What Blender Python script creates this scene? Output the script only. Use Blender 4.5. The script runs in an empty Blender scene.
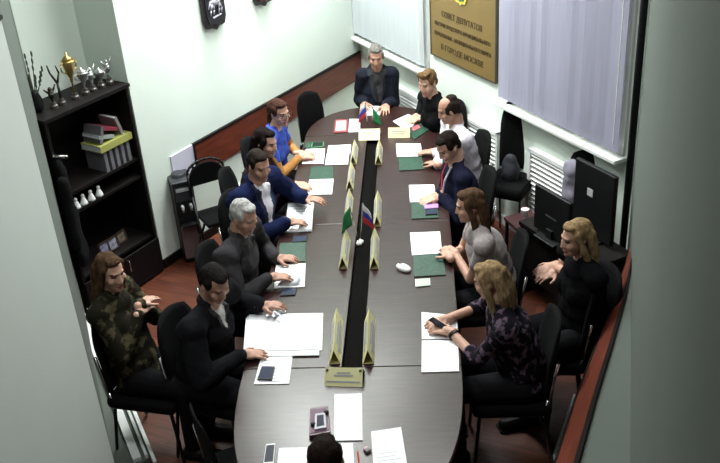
import bpy, bmesh, math, random
from mathutils import Vector, Matrix, noise
random.seed(7)
S = bpy.context.scene
COL = S.collection
PI = math.pi
V = Vector

# ---------------------------------------------------------------- camera
CAM_Z, PITCH, ROLL, FPX = 3.76, 0.498, -0.071, 900.0
_d = V((0, math.cos(PITCH), -math.sin(PITCH)))
_r0 = V((1, 0, 0)); _u0 = _r0.cross(_d)
_c, _s = math.cos(ROLL), math.sin(ROLL)
_r = _r0 * _c + _u0 * _s
_u = _u0 * _c - _r0 * _s
cam_data = bpy.data.cameras.new('camera')
cam_data.sensor_width = 36.0
cam_data.lens = 36.0 * FPX / 720.0
cam_data.clip_start = 0.05
cam = bpy.data.objects.new('camera', cam_data)
COL.objects.link(cam)
cam.matrix_world = Matrix(((_r.x, _u.x, -_d.x, 0), (_r.y, _u.y, -_d.y, 0), (_r.z, _u.z, -_d.z, CAM_Z), (0, 0, 0, 1)))
S.camera = cam

def ray(px, py):
    return _d + _r * ((px - 360) / FPX) - _u * ((py - 231.5) / FPX)

def at(px, py, z):
    """point of the horizontal plane at height z that the photograph shows at (px, py)"""
    D = ray(px, py)
    t = (z - CAM_Z) / D.z
    return V((D.x * t, D.y * t, z))

def on_wall(px, py, P, e):
    """(distance along e from P, height) on the vertical plane through P along e"""
    D = ray(px, py)
    n = V((-e.y, e.x, 0))
    t = (P.x * n.x + P.y * n.y) / (D.x * n.x + D.y * n.y)
    q = V((D.x * t, D.y * t, CAM_Z + D.z * t))
    return ((q.x - P.x) * e.x + (q.y - P.y) * e.y, q.z)

# ---------------------------------------------------------------- materials
MATS = {}
def mat(name, col, rough=0.6, metal=0.0, spec=0.5, var=0.0, scale=20.0, bump=0.0, emit=None, coat=0.0, alpha=None, stretch=None, var_col=None, sharp=False):
    if name in MATS: return MATS[name]
    m = bpy.data.materials.new(name); m.use_nodes = True
    nt = m.node_tree; b = nt.nodes['Principled BSDF']
    b.inputs['Base Color'].default_value = (*col, 1)
    b.inputs['Roughness'].default_value = rough
    b.inputs['Metallic'].default_value = metal
    b.inputs['Specular IOR Level'].default_value = spec
    if coat: b.inputs['Coat Weight'].default_value = coat; b.inputs['Coat Roughness'].default_value = 0.15
    if emit: b.inputs['Emission Color'].default_value = (*emit[0], 1); b.inputs['Emission Strength'].default_value = emit[1]
    if var or bump or var_col:
        tc = nt.nodes.new('ShaderNodeTexCoord'); mp = nt.nodes.new('ShaderNodeMapping')
        nt.links.new(tc.outputs['Object'], mp.inputs['Vector'])
        if stretch: mp.inputs['Scale'].default_value = stretch
        n = nt.nodes.new('ShaderNodeTexNoise'); n.inputs['Scale'].default_value = scale; n.inputs['Detail'].default_value = 5
        nt.links.new(mp.outputs['Vector'], n.inputs['Vector'])
        r = nt.nodes.new('ShaderNodeValToRGB')
        lo = [max(0, c * (1 - var)) for c in col]; hi = [min(1, c * (1 + var)) for c in col]
        if var_col: hi = var_col; lo = col
        r.color_ramp.elements[0].color = (*lo, 1); r.color_ramp.elements[1].color = (*hi, 1)
        a, z = (0.52, 0.6) if sharp else (0.3, 0.7)
        r.color_ramp.elements[0].position = a; r.color_ramp.elements[1].position = z
        nt.links.new(n.outputs['Fac'], r.inputs['Fac'])
        nt.links.new(r.outputs['Color'], b.inputs['Base Color'])
        if bump:
            bp = nt.nodes.new('ShaderNodeBump'); bp.inputs['Strength'].default_value = bump; bp.inputs['Distance'].default_value = 0.01
            nt.links.new(n.outputs['Fac'], bp.inputs['Height']); nt.links.new(bp.outputs['Normal'], b.inputs['Normal'])
    MATS[name] = m
    return m

def plank_material(name, c1, c2, pw, pl, rot, rough=0.35):
    m = bpy.data.materials.new(name); m.use_nodes = True
    nt = m.node_tree; b = nt.nodes['Principled BSDF']
    tc = nt.nodes.new('ShaderNodeTexCoord'); mp = nt.nodes.new('ShaderNodeMapping')
    mp.inputs['Rotation'].default_value = (0, 0, rot)
    nt.links.new(tc.outputs['Object'], mp.inputs['Vector'])
    br = nt.nodes.new('ShaderNodeTexBrick')
    br.inputs['Scale'].default_value = 1; br.inputs['Brick Width'].default_value = pl; br.inputs['Row Height'].default_value = pw
    br.inputs['Mortar Size'].default_value = 0.003
    br.inputs['Color1'].default_value = (*c1, 1); br.inputs['Color2'].default_value = (*c2, 1); br.inputs['Mortar'].default_value = (c1[0] * .3, c1[1] * .3, c1[2] * .3, 1)
    nt.links.new(mp.outputs['Vector'], br.inputs['Vector'])
    mp2 = nt.nodes.new('ShaderNodeMapping'); mp2.inputs['Scale'].default_value = (2, 30, 2)
    nt.links.new(mp.outputs['Vector'], mp2.inputs['Vector'])
    n = nt.nodes.new('ShaderNodeTexNoise'); n.inputs['Scale'].default_value = 2; n.inputs['Detail'].default_value = 6
    nt.links.new(mp2.outputs['Vector'], n.inputs['Vector'])
    mx = nt.nodes.new('ShaderNodeMix'); mx.data_type = 'RGBA'; mx.blend_type = 'MULTIPLY'; mx.inputs['Factor'].default_value = 0.7
    rp = nt.nodes.new('ShaderNodeValToRGB'); rp.color_ramp.elements[0].color = (.35, .35, .35, 1); rp.color_ramp.elements[1].color = (1.3, 1.3, 1.3, 1)
    rp.color_ramp.elements[0].position = .3; rp.color_ramp.elements[1].position = .7
    nt.links.new(n.outputs['Fac'], rp.inputs['Fac'])
    nt.links.new(br.outputs['Color'], mx.inputs[6]); nt.links.new(rp.outputs['Color'], mx.inputs[7])
    nt.links.new(mx.outputs[2], b.inputs['Base Color'])
    b.inputs['Roughness'].default_value = rough
    MATS[name] = m
    return m

M_floor = plank_material('floor_laminate', (.15, .040, .017), (.095, .024, .011), .14, 1.2, math.radians(25), .42)
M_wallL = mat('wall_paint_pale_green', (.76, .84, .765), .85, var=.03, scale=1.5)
M_wallD = mat('wall_paint_grey_green_shaded', (.105, .122, .105), .85, var=.04, scale=1.5)  # grey-green paint darkened for the dim near walls: their shade is in the colour
M_pier = mat('wall_paint_light_grey', (.60, .64, .60), .8, var=.03, scale=1.2)
M_white = mat('white_plastic', (.8, .82, .8), .45)
M_ceil = mat('ceiling_paint', (.8, .8, .78), .9)
M_stripe = mat('red_brown_wood', (.135, .030, .016), .4, var=.35, scale=4, stretch=(1, 1, 10))
M_blackwood = mat('black_trim_wood', (.007, .005, .005), .55, spec=.2)
M_table = mat('dark_wenge_veneer', (.027, .0115, .0105), .28, var=.38, scale=5, stretch=(1.2, 14, 1), spec=.30)
M_tabledge = mat('dark_edge_banding', (.0025, .002, .002), .8, spec=.04)
M_black = mat('black_fabric', (.0035, .0035, .004), .9, spec=.12)
M_blackp = mat('black_plastic', (.005, .005, .006), .5, spec=.3)
M_blackm = mat('black_metal', (.01, .01, .011), .35, .6)
M_chrome = mat('chrome_metal', (.55, .55, .55), .25, 1.0)
M_paper = mat('white_paper', (.88, .89, .92), .7)
M_papert = mat('printed_paper', (.80, .82, .86), .7)
M_ink = mat('grey_print', (.35, .36, .4), .8)
M_green = mat('dark_green_leatherette', (.005, .042, .021), .6, var=.6, scale=60)
M_yellow = mat('pale_yellow_card', (.70, .66, .36), .6)
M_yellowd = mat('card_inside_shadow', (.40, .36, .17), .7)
M_gold = mat('gold_metal', (.55, .40, .14), .3, .9)
M_silver = mat('silver_metal', (.6, .6, .6), .28, .95)
M_brass = mat('bronze_brown_panel', (.175, .115, .035), .42, var=.06, scale=6)
M_plaquetext = mat('dark_engraved_letters', (.05, .03, .010), .6)
M_blind = mat('lilac_grey_blind_fabric', (.37, .365, .47), .8, var=.05, scale=8, stretch=(6, 6, .3))
M_blind2 = mat('pale_grey_blind_fabric', (.50, .54, .56), .8, var=.04, scale=8, stretch=(6, 6, .3))
M_skin = mat('skin', (.50, .285, .205), .55, var=.08, scale=30)
M_skin2 = mat('skin_tanned', (.40, .215, .15), .55, var=.08, scale=30)
M_lips = mat('lips', (.36, .13, .11), .5)
M_eye = mat('eye_dark', (.03, .02, .02), .3)
M_darkbrown = mat('brow_dark', (.05, .03, .02), .8)

# ---------------------------------------------------------------- mesh helpers
def link(o, parent=None):
    COL.objects.link(o)
    if parent is not None: o.parent = parent
    return o

def tag(o, label, cat, group=None, kind=None):
    o['label'] = label; o['category'] = cat
    if group: o['group'] = group
    if kind: o['kind'] = kind
    return o

def thing(name, label, cat, loc=(0, 0, 0), rz=0.0, group=None):
    o = bpy.data.objects.new(name, None); COL.objects.link(o)
    o.empty_display_size = .1
    o.location = loc; o.rotation_euler = (0, 0, rz)
    return tag(o, label, cat, group)

class MB:
    def __init__(s): s.bm = bmesh.new()
    def box(s, c, size, M=None, rz=0.0):
        X = Matrix.Translation(V(c)) @ Matrix.Rotation(rz, 4, 'Z')
        if M is not None: X = Matrix.Translation(V(c)) @ M.to_4x4()
        X = X @ Matrix.Diagonal((*size, 1))
        bmesh.ops.create_cube(s.bm, size=1, matrix=X); return s
    def sphere(s, c, rad, M=None, u=14, v=10):
        if not hasattr(rad, '__len__'): rad = (rad,) * 3
        X = Matrix.Translation(V(c)) @ (M.to_4x4() if M is not None else Matrix()) @ Matrix.Diagonal((*rad, 1))
        bmesh.ops.create_uvsphere(s.bm, u_segments=u, v_segments=v, radius=1, matrix=X); return s
    def cone(s, p0, p1, r0, r1, n=12):
        p0, p1 = V(p0), V(p1); d = p1 - p0; L = d.length
        if L < 1e-6: return s
        X = Matrix.Translation((p0 + p1) / 2) @ d.to_track_quat('Z', 'Y').to_matrix().to_4x4()
        bmesh.ops.create_cone(s.bm, cap_ends=True, segments=n, radius1=max(r0, 1e-4), radius2=max(r1, 1e-4), depth=L, matrix=X); return s
    def cap(s, p0, p1, r0, r1=None, n=12):
        r1 = r0 if r1 is None else r1
        s.cone(p0, p1, r0, r1, n); s.sphere(p0, r0, u=n, v=8); s.sphere(p1, r1, u=n, v=8); return s
    def tube(s, pts, r, n=8):
        for a, b in zip(pts[:-1], pts[1:]): s.cone(a, b, r, r, n)
        for p in pts[1:-1]: s.sphere(p, r, u=n, v=6)
        return s
    def prism(s, poly, z0, z1):
        """poly: list of (x,y) in order; extruded between z0 and z1"""
        b = [s.bm.verts.new((x, y, z0)) for x, y in poly]; t = [s.bm.verts.new((x, y, z1)) for x, y in poly]
        n = len(poly)
        f = [s.bm.faces.new(b[::-1]), s.bm.faces.new(t)]
        for i in range(n): f.append(s.bm.faces.new((b[i], b[(i + 1) % n], t[(i + 1) % n], t[i])))
        bmesh.ops.recalc_face_normals(s.bm, faces=f); return s
    def slab(s, poly, y0, y1):
        """poly in local x,z; extruded along y"""
        b = [s.bm.verts.new((x, y0, z)) for x, z in poly]; t = [s.bm.verts.new((x, y1, z)) for x, z in poly]
        n = len(poly)
        f = [s.bm.faces.new(b[::-1]), s.bm.faces.new(t)]
        for i in range(n): f.append(s.bm.faces.new((b[i], b[(i + 1) % n], t[(i + 1) % n], t[i])))
        bmesh.ops.recalc_face_normals(s.bm, faces=f); return s
    def lathe(s, prof, c=(0, 0, 0), n=16):
        c = V(c); rings = []
        for r, z in prof:
            rings.append([s.bm.verts.new(c + V((max(r, .0005) * math.cos(2 * PI * k / n), max(r, .0005) * math.sin(2 * PI * k / n), z))) for k in range(n)])
        f = []
        for a, b in zip(rings[:-1], rings[1:]):
            for k in range(n): f.append(s.bm.faces.new((a[k], a[(k + 1) % n], b[(k + 1) % n], b[k])))
        f.append(s.bm.faces.new(rings[0][::-1])); f.append(s.bm.faces.new(rings[-1]))
        bmesh.ops.recalc_face_normals(s.bm, faces=f); return s
    def mesh(s, name):
        me = bpy.data.meshes.new(name); s.bm.to_mesh(me); s.bm.free(); return me
    def build(s, name, m, parent=None, smooth=False, bevel=0.0, loc=None, rz=None, seg=2):
        me = s.mesh(name); me.materials.append(m)
        o = bpy.data.objects.new(name, me); link(o, parent)
        if smooth:
            for p in me.polygons: p.use_smooth = True
        if bevel:
            md = o.modifiers.new('bevel', 'BEVEL'); md.width = bevel; md.segments = seg; md.limit_method = 'ANGLE'
        if loc is not None: o.location = loc
        if rz is not None: o.rotation_euler = (0, 0, rz)
        return o
    def remesh(s, name, m, parent, voxel, smooth_it=3, jitter=0.0, jscale=12.0):
        me = s.mesh(name + '_raw')
        t = bpy.data.objects.new(name + '_raw', me); COL.objects.link(t)
        rm = t.modifiers.new('r', 'REMESH'); rm.mode = 'VOXEL'; rm.voxel_size = voxel
        if smooth_it:
            sm = t.modifiers.new('s', 'SMOOTH'); sm.factor = .5; sm.iterations = smooth_it
        dg = bpy.context.evaluated_depsgraph_get()
        me2 = bpy.data.meshes.new_from_object(t.evaluated_get(dg)); me2.name = name
        bpy.data.objects.remove(t); bpy.data.meshes.remove(me)
        me2.materials.clear(); me2.materials.append(m)
        if jitter:
            off = V((random.random() * 50, random.random() * 50, 0))
            nor = [v.normal.copy() for v in me2.vertices]
            for v, nn in zip(me2.vertices, nor):
                v.co += nn * (jitter * noise.noise(v.co * jscale + off))
        for p in me2.polygons: p.use_smooth = True
        o = bpy.data.objects.new(name, me2); link(o, parent)
        return o

def copy_tree(o, parent=None):
    c = o.copy(); COL.objects.link(c)
    if parent is not None: c.parent = parent
    for ch in list(o.children): copy_tree(ch, c)
    return c

def split_faces(o, test, name, m):
    """moves the faces of o whose centre passes test() into a child mesh of o's parent"""
    me = o.data
    a = bmesh.new(); a.from_mesh(me); b = a.copy()
    bmesh.ops.delete(a, geom=[f for f in a.faces if test(f.calc_center_median())], context='FACES')
    bmesh.ops.delete(b, geom=[f for f in b.faces if not test(f.calc_center_median())], context='FACES')
    n = bpy.data.meshes.new(name); b.to_mesh(n); a.to_mesh(me); a.free(); b.free()
    n.materials.append(m)
    for p in n.polygons: p.use_smooth = True
    return link(bpy.data.objects.new(name, n), o.parent)

def structure(o, label=None, cat=None):
    o['kind'] = 'structure'
    if label: o['label'] = label
    if cat: o['category'] = cat
    return o

# ---------------------------------------------------------------- room shell
CORNER = V((.133, 9.23, 0))
A_L, A_W = -2.154, -1.126
eL = V((math.cos(A_L), math.sin(A_L), 0)); eW = V((math.cos(A_W), math.sin(A_W), 0))
nL = V((-eL.y, eL.x, 0)); nW = V((eW.y, -eW.x, 0))      # both point into the room
L_PILLAR, W_LEN = 3.246, 4.10
Z_TOP, Z_BOT, L_STRIPE, SILL = .909, .617, 2.681, 1.098
CEIL = 4.25
PILLAR = CORNER + eL * L_PILLAR
WEND = CORNER + eW * W_LEN
NICHE = .42
RIGHT_NEAR = V((.12, -.3, 0))
LEFT_FAR = V((-2.30, 6.3, 0)); LEFT_NEAR = V((-1.55, 4.05, 0))

def wall_slab(name, p, q, z0, z1, m, thick=.1, outward=None):
    """vertical wall face from p to q, thickness to the outside"""
    mb = MB(); p, q = V(p), V(q); o = outward * thick
    poly = [(p.x, p.y), (q.x, q.y), (q.x + o.x, q.y + o.y), (p.x + o.x, p.y + o.y)]
    mb.prism(poly, z0, z1)
    return structure(mb.build(name, m))

fl = MB(); fl.prism([(-4.5, -.6), (3.2, -.6), (3.2, 10.2), (-4.5, 10.2)], -.1, 0)
structure(fl.build('floor', M_floor), 'red-brown laminate floor', 'floor')
cl = MB(); cl.prism([(-4.5, -.6), (3.2, -.6), (3.2, 10.2), (-4.5, 10.2)], CEIL, CEIL + .1)
structure(cl.build('ceiling', M_ceil), 'white ceiling', 'ceiling')
wall_slab('wall_left', CORNER, PILLAR, 0, CEIL, M_wallL, .42, -nL)
nb0 = PILLAR - nL * NICHE
wall_slab('wall_back', nb0 - eL * .0, nb0 + eL * 1.1, 0, CEIL, M_wallL, .1, -nL)
wall_slab('wall_right', CORNER - eW * .1, WEND + eW * .1, 0, CEIL, M_wallL, .1, -nW)
eN = (RIGHT_NEAR - WEND).normalized(); nN = V((eN.y, -eN.x, 0))
if nN.x > 0: nN = -nN
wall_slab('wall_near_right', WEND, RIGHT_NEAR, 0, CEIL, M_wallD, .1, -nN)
eF = (LEFT_NEAR - LEFT_FAR).normalized(); nF = V((-eF.y, eF.x, 0))
if nF.x < 0: nF = -nF
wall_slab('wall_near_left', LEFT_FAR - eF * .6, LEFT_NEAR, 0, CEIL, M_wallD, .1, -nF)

# light grey partition standing forward of the near left wall
PE = V((-1.44, 3.80, 0))
mb = MB(); mb.prism([(PE.x, PE.y), (PE.x - .13, PE.y + .02), (-1.85, .2), (-1.52, .2)], 0, 2.83)
structure(mb.build('wall_partition_left', M_pier, bevel=.006), 'light grey partition at the left edge', 'wall')
mb = MB(); mb.prism([(PE.x + .006, PE.y + .006), (PE.x - .14, PE.y + .03), (-1.86, .2), (-1.514, .2)], 2.83, 2.845)
structure(mb.build('trim_3', M_blackwood), 'dark cap along the top of the grey partition', 'trim')

# wood band (chair rail board) on the left wall and on the near right wall
def in_frame(P, e, n, a, b, z0, z1, d0, d1):
    """8-corner board on a wall, between distances a..b along e, heights z0..z1, depths d0..d1"""
    p = [P + e * a + n * d0, P + e * b + n * d0, P + e * b + n * d1, P + e * a + n * d1]
    return [(q.x, q.y) for q in p], z0, z1
mb = MB(); mb.prism(*in_frame(CORNER, eL, nL, .02, L_STRIPE, Z_BOT, Z_TOP - .018, 0, .02))
structure(mb.build('trim_1', M_stripe), 'red-brown wooden band along the pale wall', 'trim')
mb = MB(); mb.prism(*in_frame(CORNER, eL, nL, .02, L_STRIPE + .012, Z_TOP - .018, Z_TOP, 0, .026))
mb.prism(*in_frame(CORNER, eL, nL, L_STRIPE, L_STRIPE + .012, Z_BOT, Z_TOP - .018, 0, .026))
structure(mb.build('trim_2', M_blackwood), 'black edge strip of the wooden band', 'trim')
# boxed-in ledge along the near right wall with a sloping red-brown board on its front
top_l = [at(x, y, .90) for x, y in ((640, 215), (634, 255), (626, 300), (612, 350), (597, 400), (579, 466))]
bot_l = [at(x, y, .66) for x, y in ((633, 232), (626, 265), (612, 305), (594, 355), (577, 400), (556, 466))]
ext = (top_l[-1] - top_l[-2]).normalized() * .5; top_l.append(top_l[-1] + ext); bot_l.append(bot_l[-1] + ext)
wl = [WEND + (RIGHT_NEAR - WEND) * t for t in (.02, .85)]
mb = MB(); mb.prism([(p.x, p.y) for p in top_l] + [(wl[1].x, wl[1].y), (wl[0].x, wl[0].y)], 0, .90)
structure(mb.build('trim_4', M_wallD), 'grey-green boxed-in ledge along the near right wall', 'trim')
def sloped(name, f0, f1, m, lift, lbl):
    mb = MB(); bm = mb.bm
    n = V((-.25, -.1, .9)).normalized() * lift
    lo = [b.lerp(t, f0) for t, b in zip(top_l, bot_l)]; hi = [b.lerp(t, f1) for t, b in zip(top_l, bot_l)]
    vs = [[bm.verts.new(p) for p in (l, h, h + n, l + n)] for l, h in zip(lo, hi)]
    for q0, q1 in zip(vs[:-1], vs[1:]):
        for k in range(4): bm.faces.new((q0[k], q0[(k + 1) % 4], q1[(k + 1) % 4], q1[k]))
    bm.faces.new(vs[0][::-1]); bm.faces.new(vs[-1])
    bmesh.ops.recalc_face_normals(bm, faces=bm.faces[:])
    structure(mb.build(name, m), lbl, 'trim')
sloped('trim_5', 0, .86, M_stripe, .012, 'sloping red-brown board on the ledge along the near right wall')
sloped('trim_6', .80, 1.0, M_blackwood, .02, 'black edge strip above the sloping red-brown board')
sloped('trim_7', -.12, .0, M_blackwood, .016, 'black edge strip below the sloping red-brown board')
# dark pipe box in the corner of window wall and near right wall
mb = MB(); q = WEND + eN * .06 - eW * .05
mb.cone((q.x, q.y, 0), (q.x, q.y, CEIL), .024, .024, 14)
tag(mb.build('heating_pipe', M_blackp, smooth=True), 'black vertical pipe in the corner beside the right window', 'pipe')
# baseboards
def baseboard(name, P, e, n, a, b, h=.08, m=M_white):
    mb = MB(); mb.prism(*in_frame(P, e, n, a, b, 0, h, 0, .018)); return structure(mb.build(name, m))
baseboard('baseboard_left', CORNER, eL, nL, .02, L_PILLAR, m=M_blackwood)
baseboard('baseboard_right', CORNER, eW, nW, .02, W_LEN - .03, m=M_white)
# low grey plinth and white trunking strips along the foot of the near left wall
q0, q1 = at(84, 296, 0), at(152, 466, 0)
dq = (q1 - q0).normalized(); nq = V((-dq.y, dq.x, 0))
if nq.x < 0: nq = -nq
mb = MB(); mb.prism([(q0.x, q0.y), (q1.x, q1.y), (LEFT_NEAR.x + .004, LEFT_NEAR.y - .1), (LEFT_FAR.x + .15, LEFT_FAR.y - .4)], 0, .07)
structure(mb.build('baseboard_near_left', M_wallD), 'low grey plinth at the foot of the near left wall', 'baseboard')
for i, (lb, w_) in enumerate((('wide white trunking strip on the plinth nearest the grey partition', .05), ('narrow white trunking strip in the middle of the three by the left wall', .016), ('narrow white trunking strip nearest the seated woman by the left wall', .022))):
    off = (-.075, -.018, .022)[i]
    A_ = q0 + nq * off; B_ = q1 + nq * off
    pts = [A_ - nq * w_ / 2, A_ + nq * w_ / 2, B_ + nq * w_ / 2, B_ - nq * w_ / 2]
    z0 = .0705 if i < 2 else 0
    mb = MB(); mb.prism([(k.x, k.y) for k in pts], z0, z0 + .025)
    tag(mb.build('cable_trunking', M_white), lb, 'cable trunking', 'white cable trunking strips by the left wall')
a0, a1 = at(577, 396, .02), at(552, 470, .02)
mb = MB(); d = (a1 - a0).normalized(); nn = V((-d.y, d.x, 0)) * .022
b1 = a1 + d * .8
mb.prism([((a0 + nn).x, (a0 + nn).y), ((a0 - nn).x, (a0 - nn).y), ((b1 - nn).x, (b1 - nn).y), ((b1 + nn).x, (b1 + nn).y)], 0, .035)
tag(mb.build('cable_trunking', M_white, bevel=.004), 'white cable trunking along the foot of the near right wall', 'cable trunking')

# ---------------------------------------------------------------- objects placed on the walls
def wall_thing(name, label, cat, P, e, n, t, z, group=None):
    """an Empty on the wall; local x runs along -e or e so that x is to the right seen from the room, y points into the wall, z up"""
    right = V((n.y * -1, n.x, 0))          # for someone facing the wall
    loc = P + e * t + V((0, 0, z))
    rz = math.atan2(right.y, right.x)
    return thing(name, label, cat, loc, rz, group)
def rsign(e, n):
    return 1 if V((-n.y, n.x, 0)).dot(e) > 0 else -1
SL, SW = rsign(eL, nL), rsign(eW, nW)

# windows with sills and blinds on the window wall
def window(idx, t0, t1, zs, zt, blind_m, nslat, lbl_w, lbl_b):
    w = wall_thing('window_%d' % idx, lbl_w, 'window', CORNER, eW, nW, (t0 + t1) / 2, zs)
    w['kind'] = 'structure'
    W = t1 - t0; H = zt - zs
    mb = MB()
    for x in (-W / 2 + .03, 0, W / 2 - .03): mb.box((x, -.012, H / 2), (.06, .02, H))
    for z in (.03, H - .03): mb.box((0, -.012, z), (W, .02, .06))
    mb.build('window_frame', M_white, w)
    mb = MB(); mb.box((0, -.006, H / 2), (W - .06, .006, H - .06)); mb.build('pane', mat('dark_glass', (.02, .025, .035), .08), w)
    mb = MB(); mb.box((0, -.06, -.02), (W + .06, .12, .03)); mb.build('window_sill', M_white, w, bevel=.006)
    b = wall_thing('window_blind', lbl_b, 'blind', CORNER, eW, nW, (t0 + t1) / 2, zs)
    mb = MB(); mb.box((0, -.075, H - .02), (W + .02, .05, .04)); mb.build('head_rail', M_white, b)
    pw = W / nslat
    for i in range(nslat):
        mb = MB(); x = -W / 2 + pw * (i + .5)
        mb.box((x, -.075, H / 2 + .01), (pw * 1.06, .004, H - .05), M=Matrix.Rotation(math.radians(random.uniform(9, 20)), 3, 'Z'))
        mb.build('slat', blind_m, b)
    mb = MB(); mb.tube([(W / 2 - .02, -.1, H), (W / 2 - .02, -.1, .1)], .004); mb.build('pull_cord', M_white, b)
    return w
tl0, zl0 = on_wall(366, 41, CORNER, eW); tl1, zl1 = on_wall(430, 63.5, CORNER, eW)
tr0, zr0 = on_wall(507, 93, CORNER, eW); tr1, zr1 = on_wall(630, 164, CORNER, eW)
window(1, .06, tl1, (zl0 + zl1) / 2, 3.3, M_blind2, 14, 'window behind the pale blind by the far corner', 'pale grey vertical blind beside the far corner of the room')
window(2, tr0, W_LEN - .10, (zr0 + zr1) / 2, 3.4, M_blind, 21, 'window behind the lilac-grey blind on the right', 'lilac-grey vertical blind of the large right window')

# heater grilles under the windows
def grille(px, label):
    (x0, y0), (x1, y1), zb = px
    a, za = on_wall(x0, y0, CORNER, eW); b, zb2 = on_wall(x1, y1, CORNER, eW)
    zt = (za + zb2) / 2; H = zt - zb; W = b - a
    g = wall_thing('radiator_grille', label, 'radiator', CORNER, eW, nW, (a + b) / 2, zb, 'white slatted radiator covers on the window wall')
    mb = MB()
    for x in (-W / 2 + .015, W / 2 - .015): mb.box((x, -.03, H / 2), (.03, .06, H))
    for z in (.015, H - .015): mb.box((0, -.03, z), (W, .06, .03))
    mb.build('frame', M_white, g)
    mb = MB(); mb.box((0, -.006, H / 2), (W - .04, .008, H - .04)); mb.build('back_panel', mat('grille_shadow_grey', (.2, .22, .22), .8), g)
    n = 17
    for i in range(n):
        mb = MB(); mb.box((0, -.04, .05 + (H - .1) * i / (n - 1)), (W - .06, .03, .012), M=Matrix.Rotation(math.radians(28), 3, 'X'))
        mb.build('slat', M_white, g)
grille(((388, 79), (425, 97), .12), 'white slatted radiator grille under the pale blind behind the man at the table head')
grille(((458, 110), (503, 131), .12), 'white slatted radiator grille below the brown plaque')
grille(((534, 145), (574, 168), .12), 'white slatted radiator grille under the right window beside the grey jacket')

# brown council plaque
T0, ZP0 = on_wall(434, 55, CORNER, eW); T1, ZP1 = on_wall(497.5, 79, CORNER, eW)
pz = (ZP0 + ZP1) / 2; ph = .80; pw = T1 - T0
pl = wall_thing('council_plaque', 'brown plaque with green shield and dark lettering between the two blinds', 'sign', CORNER, eW, nW, (T0 + T1) / 2, pz)
mb = MB(); mb.box((0, -.012, ph / 2), (pw, .024, ph)); mb.build('board', M_brass, pl)
mb = MB()
for x in (-pw / 2 - .006, pw / 2 + .006): mb.box((x, -.014, ph / 2), (.012, .03, ph + .024))
for z in (-.006, ph + .006): mb.box((0, -.014, z), (pw, .03, .012))
mb.build('frame', mat('dark_bronze', (.05, .035, .02), .5), pl)
def text(body, size, x, y, z, parent, m, name='lettering', width=None, depth=.002, rot=(PI / 2, 0, 0), tall=1.0):
    c = bpy.data.curves.new(name, 'FONT'); c.body = body; c.size = size; c.align_x = 'CENTER'; c.align_y = 'CENTER'; c.extrude = depth
    o = bpy.data.objects.new(name, c); COL.objects.link(o)
    dg = bpy.context.evaluated_depsgraph_get(); dg.update()
    me = bpy.data.meshes.new_from_object(o.evaluated_get(dg)); bpy.data.objects.remove(o)
    w = max((v.co.x for v in me.vertices), default=1) - min((v.co.x for v in me.vertices), default=0)
    sx = (width / w) if width else 1
    for v in me.vertices: v.co.x *= sx; v.co.y *= tall
    me.materials.clear(); me.materials.append(m)
    r = bpy.data.objects.new(name, me); link(r, parent); r.location = (x, y, z); r.rotation_euler = rot
    return r
for body, z, w, sz in (('СОВЕТ ДЕПУТАТОВ', .395, .62, .06), ('ВНУТРИГОРОДСКОГО МУНИЦИПАЛЬНОГО', .295, .86, .042), ('ОБРАЗОВАНИЯ - МУНИЦИПАЛЬНОГО ОКРУГА', .205, .88, .042), ('В ГОРОДЕ МОСКВЕ', .10, .66, .06)):
    text(body, sz, 0, -.026, z, pl, M_plaquetext, width=pw * w, tall=1.15)
def shield(w, h, k=14):
    pts = [(-w / 2, h), (w / 2, h), (w / 2, h * .18)]
    pts += [(w / 2 - w * .1, h * .06), (w * .12, h * .05), (0, 0), (-w * .12, h * .05), (-w / 2 + w * .1, h * .06), (-w / 2, h * .18)]
    return pts
mb = MB(); mb.slab([(x, z + .53) for x, z in shield(.17, .30)], -.034, -.024); em = mb.build('emblem', mat('emblem_gold', (.65, .50, .08), .45), pl)
mb = MB(); mb.slab([(x * .78, z * .80 + .56) for x, z in shield(.17, .30)], -.04, -.034); mb.build('emblem_field', mat('emblem_green', (.02, .16, .05), .5), em)
mb = MB()
for a in (-.55, .55): mb.box((0, -.043, .68), (.022, .006, .17), M=Matrix.Rotation(a, 3, 'Y'))
for a in (-1, 1): mb.sphere((a * .05, -.043, .755), (.018, .004, .018))
mb.build('emblem_charge', M_white, em)

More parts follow.
